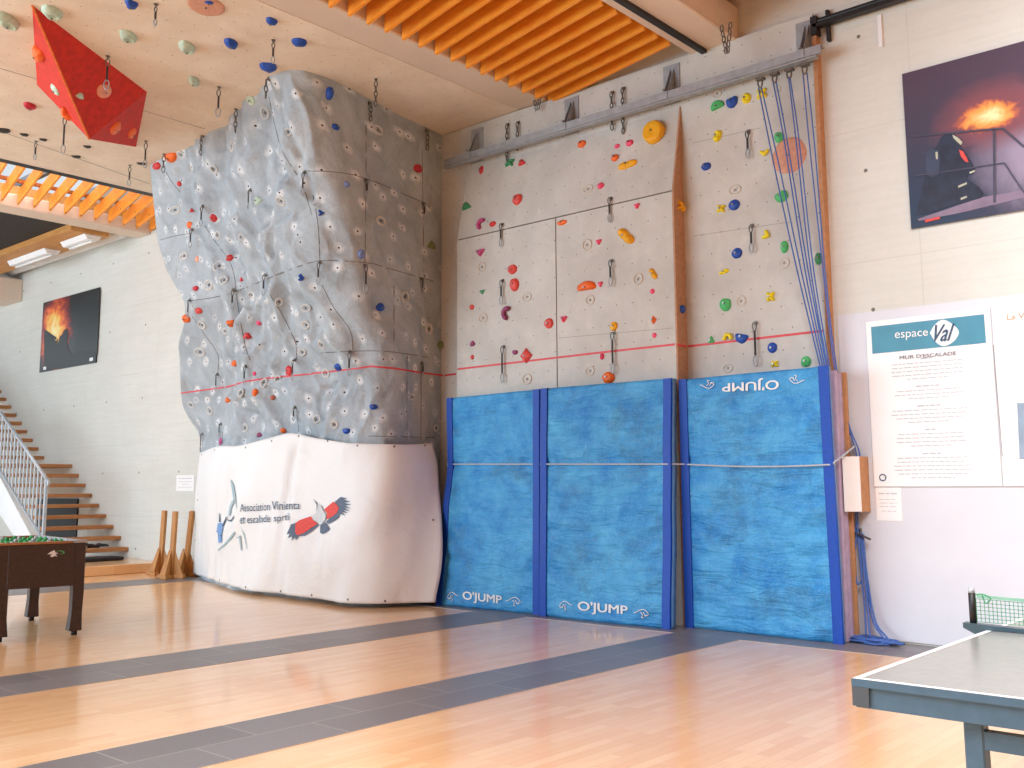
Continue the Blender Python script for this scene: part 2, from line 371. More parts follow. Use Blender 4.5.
# dark acoustic ceiling, glulam, fixtures, duct at the far left
dk = NT('black_slatted_ceiling'); v = dk.co(scale=(1, 1, 1)); wv = dk.n('ShaderNodeTexWave', {'Vector': v, 'Scale': 6.0, 'Distortion': .3}, bands_direction='Y')
dk.col(dk.ramp(wv.outputs[0], [(.3, rgb('#14100e')), (.7, rgb('#3d342f'))])); dk.set(.8); dk.bump(wv.outputs[0], .5, .02)
structure(simple_box('trim_7', (XL, YB, ZC+.03), (-16.86, 7.62, ZC+.1), dk.m))
bm = bmesh.new(); box(bm, (XL, 7.63, ZC-.08), (-16.9, 8.32, ZC+.25)); thing1('glulam_beam', bm, MT['glulam'], 'brown laminated wood beam under the dark ceiling at far left', 'beam')
bm = bmesh.new(); cyl(bm, (-21.9, 8.62, 5.98), (-16.95, 8.62, 5.98), .13, 24)
for x in (-20.5, -18.6): tube(bm, [(x, 8.62+.133*math.cos(a*PI/8), 5.98+.133*math.sin(a*PI/8)) for a in range(16)], .012, 6, True)

for x in (-20.5, -18.6): box(bm, (x-.015, 8.74, 5.96), (x+.015, W, 6.0))
thing1('ventilation_duct', bm, MT['white'], 'long white round duct along the top of the wall above the fire poster', 'duct', None, True)
def fixture(x0, x1, label):
    e = empty('strip_light', ((x0+x1)/2, 8.0, 5.72), label, 'ceiling light', 'strip lights at the far left')
    bm = bmesh.new(); prism(bm, [(x0, 7.9, 5.785), (x0, 7.96, 5.70), (x0, 8.16, 5.70), (x0, 8.22, 5.785)], (x1-x0, 0, 0)); link('housing', bm, MT['white'], e)
    bm = bmesh.new(); cyl(bm, (x0+.05, 8.06, 5.68), (x1-.05, 8.06, 5.68), .018, 10); link('lamp_tube', bm, MT['paper'], e, True)
fixture(-20.2, -18.55, 'white strip light beside the duct, the one farther left')
fixture(-17.9, -16.95, 'white strip light beside the duct, the one by the pale beam')
# column stub at far left
bm = bmesh.new(); box(bm, (-22.6, 8.3, 5.3), (-21.7, W, 5.78)); bevel(bm, .02, 1); thing1('concrete_corbel', bm, MT['beam'], 'stubby brown-grey concrete corbel under the end of the white duct', 'corbel')
# ------------------------------------------------------------------ climbing panels (flat wall part)
pw = empty('climbing_panel_wall', (-6.4, PNL, 0), 'flat grey climbing wall of pierced panels between rock volume and painted wall', 'climbing wall')
bm = bmesh.new(); box(bm, (-9.0, PNL, 0), (-3.865, W-.002, 5.86)); pan = link('back_panel', bm, MT['panel'], pw)
# proud box with a face that slopes back at the top
YB0, YT = 8.59, PNL
X0, X1 = -8.46, -5.35
tl = onp(468, 164, 1, PNL); tr = onp(680, 109, 1, PNL)
ZS, ZTL = 4.36, tl.z
bm = bmesh.new()
prof = [(YB0, 0), (YB0, ZS), (YT-.001, 5.31), (YT, 0)]
def boxshape(bm, x0, x1, prof): prism(bm, [(x0, y, z) for y, z in prof], (x1-x0, 0, 0))
boxshape(bm, X0, -6.915, [(YB0, 0), (YB0, ZS-.008), (PNL-.001, ZS-.008), (PNL-.001, 0)]); pb1 = link('lower_panel', bm, MT['panel'], pw)
bm = bmesh.new(); boxshape(bm, -6.9, X1-.02, [(YB0, 0), (YB0, ZS-.008), (PNL-.001, ZS-.008), (PNL-.001, 0)]); pb2 = link('lower_panel', bm, MT['panel'], pw)
bm = bmesh.new(); boxshape(bm, X0, X1-.02, [(YB0, ZS+.006), (PNL-.001, 5.30), (PNL-.001, ZS+.006)]); pb3 = link('upper_panel', bm, MT['panel'], pw)
bm = bmesh.new(); boxshape(bm, X1-.02, X1, [(YB0-.003, 0), (YB0-.003, ZS), (PNL-.001, 5.32), (PNL-.001, 0)]); sd = link('side_board', bm, MT['ply'], pw)
bm = bmesh.new(); box(bm, (X0+.01, YB0+.012, .01), (X1-.021, PNL-.002, ZS+.005)); link('joint_backing', bm, MT['seam'], pw)
# ------------------------------------------------------------------ rock volume
LV = [
 (0.0, [(-14.3, 8.84), (-13.7, 8.45), (-12.6, 8.08), (-11.5, 7.80), (-10.5, 7.76), (-9.9, 7.75), (-9.35, 7.72), (-9.02, 7.82), (-8.93, 8.08), (-8.96, 8.5), (-8.93, 8.777)]),
 (1.93, [(-13.82, 8.84), (-13.79, 8.4), (-12.7, 8.05), (-11.6, 7.75), (-10.6, 7.68), (-9.95, 7.68), (-9.35, 7.64), (-8.95, 7.74), (-8.84, 8.02), (-8.9, 8.45), (-8.93, 8.777)]),
 (2.14, [(-13.75, 8.84), (-13.72, 8.35), (-12.65, 8.05), (-11.6, 7.75), (-10.7, 7.68), (-9.95, 7.7), (-9.35, 7.67), (-8.96, 7.76), (-8.85, 8.04), (-8.91, 8.45), (-8.93, 8.777)]),
 (2.56, [(-13.85, 8.84), (-13.82, 8.1), (-12.5, 8.0), (-11.6, 7.73), (-10.8, 7.67), (-10.0, 7.73), (-9.35, 7.71), (-8.98, 7.8), (-8.87, 8.06), (-8.92, 8.45), (-8.93, 8.777)]),
 (2.78, [(-13.7, 8.84), (-13.66, 7.96), (-12.34, 7.93), (-11.56, 7.70), (-10.88, 7.66), (-10.0, 7.71), (-9.35, 7.66), (-8.98, 7.78), (-8.86, 8.05), (-8.92, 8.45), (-8.93, 8.777)]),
 (3.22, [(-13.38, 8.84), (-13.36, 7.75), (-12.1, 7.7), (-11.4, 7.55), (-10.7, 7.48), (-9.95, 7.46), (-9.35, 7.38), (-8.93, 7.5), (-8.8, 7.82), (-8.88, 8.35), (-8.93, 8.777)]),
 (3.41, [(-13.2, 8.84), (-13.17, 7.6), (-12.0, 7.62), (-11.3, 7.47), (-10.6, 7.38), (-9.93, 7.33), (-9.35, 7.25), (-8.92, 7.37), (-8.78, 7.72), (-8.87, 8.3), (-8.93, 8.777)]),
 (3.70, [(-12.72, 8.84), (-12.69, 7.42), (-11.8, 7.46), (-11.0, 7.34), (-10.4, 7.22), (-9.9, 7.15), (-9.38, 7.1), (-8.9, 7.22), (-8.74, 7.6), (-8.86, 8.25), (-8.93, 8.777)]),
 (3.92, [(-12.54, 8.84), (-12.51, 7.30), (-11.6, 7.34), (-10.8, 7.2), (-10.3, 7.1), (-9.85, 7.05), (-9.38, 6.98), (-8.88, 7.1), (-8.72, 7.5), (-8.85, 8.2), (-8.93, 8.777)]),
 (4.43, [(-12.97, 8.84), (-12.94, 7.24), (-12.0, 7.26), (-11.1, 7.12), (-10.4, 6.98), (-9.85, 6.88), (-9.3, 6.79), (-8.82, 6.92), (-8.68, 7.35), (-8.83, 8.1), (-8.93, 8.777)]),
 (4.88, [(-13.18, 8.84), (-13.15, 7.20), (-12.3, 7.22), (-11.3, 7.05), (-10.4, 6.88), (-9.75, 6.74), (-9.2, 6.62), (-8.76, 6.76), (-8.64, 7.2), (-8.82, 8.05), (-8.93, 8.777)]),
 (5.57, [(-13.03, 8.84), (-13.0, 7.0), (-12.15, 6.98), (-11.15, 6.86), (-10.2, 6.62), (-9.55, 6.48), (-9.05, 6.33), (-8.7, 6.44), (-8.6, 6.85), (-8.8, 7.9), (-8.93, 8.777)]),
 (5.875, [(-12.88, 8.84), (-12.85, 6.87), (-11.97, 6.83), (-11.05, 6.74), (-10.04, 6.48), (-9.45, 6.34), (-9.0, 6.17), (-8.68, 6.25), (-8.59, 6.65), (-8.8, 7.85), (-8.93, 8.777)]),
]
NSEG = [16, 34, 30, 26, 24, 22, 22, 14, 26, 26]
ZR = 220
def catmull(P, t):  # P 4 values
    a, b, c, d = P; return .5*((2*b)+(c-a)*t+(2*a-5*b+4*c-d)*t*t+(3*b-a-3*c+d)*t**3)
def footprint(ctrl):
    out = []; n_ = len(ctrl)
    for i in range(n_-1):
        for k in range(NSEG[i]):
            t = k/NSEG[i]; g4 = [ctrl[max(0, min(n_-1, i+j))] for j in (-1, 0, 1, 2)]
            if i in (0,): out.append(tuple(ctrl[i][c]*(1-t)+ctrl[i+1][c]*t for c in (0, 1)))
            elif i == 1: g4[0] = (2*ctrl[1][0]-ctrl[2][0], 2*ctrl[1][1]-ctrl[2][1]+.25); out.append(tuple(catmull([g_[c] for g_ in g4], t) for c in (0, 1)))
            else: out.append(tuple(catmull([g_[c] for g_ in g4], t) for c in (0, 1)))
    out.append(ctrl[-1]); return np.array(out)
ZL = [l[0] for l in LV]; FP = [footprint(l[1]) for l in LV]
def fp_at(z):
    for i in range(len(ZL)-1):
        if z <= ZL[i+1] or i == len(ZL)-2: break
    t = min(1, max(0, (z-ZL[i])/(ZL[i+1]-ZL[i]))); return FP[i]*(1-t)+FP[i+1]*t
rows = [5.872*k/(ZR-1) for k in range(ZR)]
raw = np.array([fp_at(z) for z in rows])                       # ZR x NC x 2
for _ in range(6):                                              # ease the level-to-level breaks
    raw[1:-1] = .25*raw[:-2]+.5*raw[1:-1]+.25*raw[2:]
NC = raw.shape[1]
tg = np.gradient(raw, axis=1); nl = np.linalg.norm(tg, axis=2, keepdims=True)+1e-9; tg = tg/nl
nrm = np.stack([tg[:, :, 1], -tg[:, :, 0]], axis=2)            # outward (towards -Y on the front)
arc = np.cumsum(np.linalg.norm(np.diff(raw.mean(axis=0), axis=0), axis=1)); arc = np.concatenate([[0], arc])
verts = []; base_verts = []
for r_, z in enumerate(rows):
    for c_ in range(NC):
        x, y = raw[r_, c_]; nx, ny = nrm[r_, c_]; s = arc[c_]
        front = min(1, max(0, (s-1.9)/.4)); side = min(1, max(0, (arc[-1]-s)/.35)); rgt = min(1, max(0, (arc[-1]-s-1.2)/.9))
        amp = front*side*(.35+.65*rgt)
        wx = noise.noise(Vector((s*.9, z*.7, 3.1)))*.6; wz = noise.noise(Vector((s*.8, z*.8, 9.7)))*.5
        p = Vector(((s+wx)*1.5, (z+wz)*.85, 0))
        a = noise.noise(p*1.0)*.13
        rdg = (1-abs(noise.noise(Vector(((s+wx+z*.35)*2.3, (z+wz)*1.7, 5.5)))))**5*.075
        sm = noise.noise(Vector((s*4.2, z*3.4, 1.2)))*.045+noise.noise(Vector((s*11, z*9, 4.2)))*.014
        pit = -max(0, noise.noise(Vector((s*2.9+7, z*2.5, 8.8)))-.25)*.26
        bmp = max(0, noise.noise(Vector(((s+wx)*2.0, (z+wz)*1.7, 31))))*.10
        d = (a+rdg-.04+sm+pit+bmp)*amp
        if z > 5.6: d *= .5+.5*(5.872-z)/.272
        verts.append((x+nx*d, y+ny*d, z)); base_verts.append((x, y, z))
faces = [(r_*NC+c_, r_*NC+c_+1, (r_+1)*NC+c_+1, (r_+1)*NC+c_) for r_ in range(ZR-1) for c_ in range(NC-1)]
def nearray(x, y, bv):
    for dx in (0, 3, 6, 9, 12):
        h = bv.ray_cast(EYE, ray(x+dx, y))
        if h[0] is not None: return h[0]
    return None
_B = BVHTree.FromPolygons(base_verts, faces); VA = np.array(verts); BA = np.array(base_verts); NA = np.concatenate([nrm.reshape(-1, 2), np.zeros((len(verts), 1))], axis=1)
NA = NA*np.tile(np.clip((arc-2.1)/.35, 0, 1)*np.clip((arc[-1]-arc)/.35, 0, 1), ZR)[:, None]
for (x, y, r, dp) in [(177, 211, .26, .07), (167, 268, .20, .08), (186, 286, .26, .07), (219, 266, .14, .05), (238, 262, .16, .04), (258, 333, .20, .05), (195, 353, .20, .05), (214, 250, .12, .04), (300, 120, .22, -.05), (283, 150, .18, -.05), (292, 168, .16, .04), (262, 175, .20, -.04), (240, 150, .22, -.05), (312, 250, .2, -.04), (245, 240, .2, -.05), (208, 190, .18, -.05), (225, 170, .16, .04), (300, 310, .18, .04), (330, 330, .18, -.03), (270, 250, .18, -.05), (328, 398, .16, .04), (275, 395, .2, .04), (252, 425, .22, .05), (222, 410, .16, -.04), (300, 395, .2, -.04), (222, 345, .16, -.04)]:
    c = nearray(x, y, _B)
    if c is None: continue
    d = np.linalg.norm((BA-np.array(c))*np.array([1, 1, .8]), axis=1)/r
    VA += NA*(-dp*np.exp(-d**4)+abs(dp)*.35*np.exp(-((d-1.12)/.16)**2))[:, None]
for pts, w, dp in [([(257, 126), (265, 138), (275, 152), (275, 169), (285, 175)], .035, .04), ([(288, 126), (302, 158), (310, 197)], .04, .035), ([(265, 136), (277, 158), (288, 165)], .03, -.035), ([(288, 212), (283, 220), (277, 228), (275, 245), (277, 257)], .035, .05), ([(249, 307), (265, 301), (277, 321), (288, 337), (296, 346)], .04, -.045), ([(302, 296), (310, 309), (318, 325), (316, 340)], .035, .035), ([(235, 397), (244, 411), (258, 416)], .035, .045), ([(258, 391), (269, 409), (276, 423), (274, 433)], .04, -.045), ([(337, 384), (327, 390), (320, 396), (319, 409), (323, 418)], .03, .045), ([(160, 240), (170, 255), (185, 262), (190, 280)], .04, -.05), ([(200, 240), (208, 262), (220, 278)], .04, .04), ([(238, 180), (245, 200), (243, 225), (250, 250)], .04, -.04), ([(184, 180), (190, 200), (205, 210), (212, 200)], .035, -.04), ([(185, 345), (200, 342), (212, 352), (208, 366)], .03, .03)]:
    P = [nearray(x, y, _B) for x, y in pts]; P = [np.array(q) for q in P if q is not None]
    best = np.full(len(BA), 9.)
    for a, b in zip(P, P[1:]):
        ab = b-a; t = np.clip(((BA-a)@ab)/(ab@ab), 0, 1); best = np.minimum(best, np.linalg.norm(BA-(a+t[:, None]*ab), axis=1))
    VA += NA*(-dp*np.exp(-(best/w)**2)+abs(dp)*.3*np.exp(-((best-2.2*w)/(.8*w))**2))[:, None]
verts = [tuple(q) for q in VA]
rock_root = empty('rock_climbing_volume', (-11, 8.8, 0), 'large bulging grey moulded rock climbing volume with a brown right flank', 'climbing wall')
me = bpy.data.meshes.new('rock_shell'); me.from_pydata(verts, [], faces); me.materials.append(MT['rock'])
uvl = me.uv_layers.new(name='UVMap'); buf = []
for f in faces:
    for i in f: buf += [arc[i % NC], rows[i//NC]]
uvl.data.foreach_set('uv', buf); me.polygons.foreach_set('use_smooth', [True]*len(faces)); me.update()
rock = bpy.data.objects.new('rock_shell', me); COL.objects.link(rock); rock.parent = rock_root; rock.matrix_parent_inverse = Matrix.Translation(-rock_root.location)
# ------------------------------------------------------------------ red prism on the climbing roof
A, Cc, Bb, Dd = (onp(x, y, 2, ZC) for x, y in ((32, 5), (147, 92), (136, 147), (37, 85)))
P_ = onp(89, 139, 2, ZC-.62); A2 = onp(32, 5, 2, ZC-.02)
pr_root = empty('red_prism_volume', (A+Bb)/2, 'big red wedge-shaped climbing volume hanging under the beige overhang at top left', 'climbing volume')
bm = bmesh.new(); va, vc, vb, vd, vp = [bm.verts.new(p) for p in (A, Cc, Bb, Dd, P_)]
for f in ((va, vc, vp), (vc, vb, vp), (vb, vd, vp), (vd, va, vp), (va, vd, vb, vc)): bm.faces.new(f)
prism_o = link('prism_body', bm, MT['prism_red'], pr_root)
bm = bmesh.new(); tube(bm, [A, A.lerp(P_, .5), P_], .012, 6); link('ridge_edge', bm, plain('orange_worn_edge', '#e8742e', .7, 0, .2, 20), pr_root)
# ------------------------------------------------------------------ surface ray casting
def bvh_of(objs):
    V, F = [], []
    for o in objs:
        k = len(V); V += [tuple(v.co) for v in o.data.vertices]; F += [tuple(i+k for i in p.vertices) for p in o.data.polygons]
    return BVHTree.FromPolygons(V, F)
CLIMB = bvh_of([slab, pan, pb1, pb2, pb3, sd, rock, prism_o])
def cast(x, y, bvh=None):
    h = (bvh or CLIMB).ray_cast(EYE+ray(x, y)*.5, ray(x, y))
    if h[0] is None: return None
    n_ = h[1] if h[1].dot(ray(x, y)) < 0 else -h[1]
    return h[0], n_
def smooth_n(x, y):
    acc = Vector()
    for dx, dy in ((0, 0), (4, 0), (-4, 0), (0, 4), (0, -4)):
        h = cast(x+dx, y+dy)
        if h: acc += h[1]
    return acc.normalized()
def near_cast(x, y, bvh=None):
    for r_ in range(0, 24, 2):
        for dx, dy in ((0, 0), (r_, 0), (0, r_), (-r_, 0), (0, -r_)):
            h = cast(x+dx, y+dy, bvh)
            if h: return x+dx, y+dy, h
def frame_at(x, y):
    x, y, (p, _) = near_cast(x, y); n_ = smooth_n(x, y)
    if abs(n_.z) > .85: u = CR-n_*CR.dot(n_)
    else: u = Vector((0, 0, 1)).cross(n_)
    u.normalize(); v = n_.cross(u).normalized()
    a = Vector(proj(p)); ju = (Vector(proj(p+u*.02))-a)/.02; jv = (Vector(proj(p+v*.02))-a)/.02
    if ju.x < 0: u = -u; v = n_.cross(u); jv = (Vector(proj(p+v*.02))-a)/.02
    dist = (p-EYE).length; pm = FPX/dist
    return p, n_, u, v, max(abs(ju.x), pm*.55), max(abs(jv.y), pm*.55), pm
# ------------------------------------------------------------------ holds
HC = {'mint': '#bfd6c4', 'blue': '#1c4fb0', 'red': '#d63a3c', 'coral': '#e0504a', 'pink': '#ee4f78', 'magenta': '#c24b8a', 'purple': '#94406e', 'orange': '#f5702a', 'yellow': '#f2b21c', 'lemon': '#f3e01e', 'green': '#4fbf72', 'jade': '#3f9a6a', 'black': '#2a2a2c', 'peach': '#f0a184', 'crimson': '#c42a3e', 'moss': '#7d8a55', 'paleblue': '#7e8fc4', 'dull': '#b8684e', 'terracotta': '#d59a7e'}
HM = {k: plain('hold_resin_'+k, v, .5, 0, .12, 25, .15) for k, v in HC.items()}
MT['bolt'] = plain('bolt_steel', '#8a8682', .35, .8, .1, 30)
def outline(shape, th):
    c, s = math.cos(th), math.sin(th)
    if shape in ('oval', 'jug', 'disc'): return 1
    if shape == 'egg': return 1-.14*s
    if shape == 'tri': k = (th-PI/2) % (2*PI/3)-PI/3; return min(1.12, .62/math.cos(k))
    if shape == 'drop': return .72+.42*max(0, -s)**3+.05*c
    if shape == 'wedge': return 1.05-.35*max(0, s)**2+.12*max(0, c*-s)
    if shape == 'half': return 1 if s > -.12 else min(1, .36/abs(s))
    if shape == 'cross': return .70+.34*math.cos(4*(th-.6))
    if shape == 'aitch': return .78+.3*math.cos(4*(th-PI/4))
    if shape == 'heart': return .82+.22*math.cos(3*(th-PI/2-PI)) 
    if shape == 'peanut': return .66+.34*abs(c)**1.5
    if shape == 'lump': return .9+.12*math.cos(3*th+1)+.07*math.cos(5*th)
    if shape == 'diamond': return .74/(abs(c)+abs(s))*1.25
    return 1
def hold(label, colr, shape, px, py, w, h, rot=0, dep=.45, group=None, name='climbing_hold'):
    p, n_, u, v, ku, kv, pm = frame_at(px, py)
    a = w/2/ku*.9; b = h/2/kv*.9; b *= 1.3 if shape == 'half' else 1; D = max(.02, min(.13, dep*.95*min(w, h)/pm))
    seed = random.random()*50; bm = bmesh.new(); cr_, sr_ = math.cos(math.radians(rot)), math.sin(math.radians(rot))
    if shape in ('crescent', 'bean', 'hook', 'vee'):
        span = {'crescent': 2.2, 'bean': 1.8, 'hook': 3.6, 'vee': 2.4}[shape]; N = 14; path = []; tp = []
        for i in range(N+1):
            t = i/N; an = PI/2+(t-.5)*span
            x, y = math.cos(an)*.72, math.sin(an)*.72-.25
            if shape == 'vee': x = (t-.5)*1.5; y = -.5+abs(t-.5)*1.7
            x, y = x*cr_-y*sr_, x*sr_+y*cr_
            path.append(p+u*x*a+v*y*b+n_*D*.32); tp.append((.55+.45*math.sin(PI*t)) if shape != 'hook' else .85)
        tube(bm, path, min(a, b)*.42 if shape != 'crescent' else min(a, b)*.38, 10, False, tp)
    else:
        NT_, NR = 28, 7; rings = []
        for j in range(NR+1):
            q = j/NR; rr = math.cos(q*PI/2)**.72 if j < NR else 0; hh = math.sin(q*PI/2)
            if shape == 'disc': rr = 1-q**3 if j < NR else 0; hh = math.sin(min(1, q*1.6)*PI/2)
            ring = []
            for i in range(NT_):
                th = 2*PI*i/NT_; R_ = outline(shape, th)*rr
                x, y = R_*math.cos(th), R_*math.sin(th)
                hz = hh
                if shape == 'jug': hz = hh-.75*math.exp(-((x-.1)**2+(y+.12)**2)*9)
                if shape in ('peanut',): hz *= .55+.45*min(1, abs(x)*2.2)
                if shape == 'peanut':
                    X_, Y_ = x*w, y*h; x, y = (X_*cr_-Y_*sr_)/w, (X_*sr_+Y_*cr_)/h
                else: x, y = x*cr_-y*sr_, x*sr_+y*cr_
                q3 = p+u*x*a+v*y*b
                nn = noise.noise(Vector((x*1.7+seed, y*1.7, hz)))*.16
                q3 += (u*x*a+v*y*b)*nn*.5+n_*(D*hz*(1+nn)-.006 if j else -.012)
                ring.append(q3)
                if j == NR: break
            if j < NR: rings.append([bm.verts.new(c) for c in ring])
            else:
                if shape == 'jug': ring[0] = p+n_*D*.3
                top = bm.verts.new(ring[0])
        for j in range(NR-1):
            for i in range(NT_): bm.faces.new((rings[j][i], rings[j][(i+1) % NT_], rings[j+1][(i+1) % NT_], rings[j+1][i]))
        for i in range(NT_): bm.faces.new((rings[-1][i], rings[-1][(i+1) % NT_], top))
        bm.faces.new(rings[0][::-1])
    for vv in bm.verts: vv.co -= p
    o = link(name, bm, HM[colr], None, True); o.location = p; tag(o, label, 'climbing hold', group)
    if w*h > 55 and shape not in ('vee', 'hook', 'crescent', 'bean'):
        bb = bmesh.new(); c0 = n_*(D*.93); r0 = .011
        tube(bb, [c0, c0+n_*.012], r0, 6); q = link('bolt', bb, MT['bolt'], None); q.parent = o
    return o
G1 = 'holds on the overhanging climbing roof'; G2 = 'holds on the rock volume'; G3 = 'holds on the tall proud panels'; G4 = 'holds on the panels behind the ropes'; G5 = 'holds on the red wedge volume'
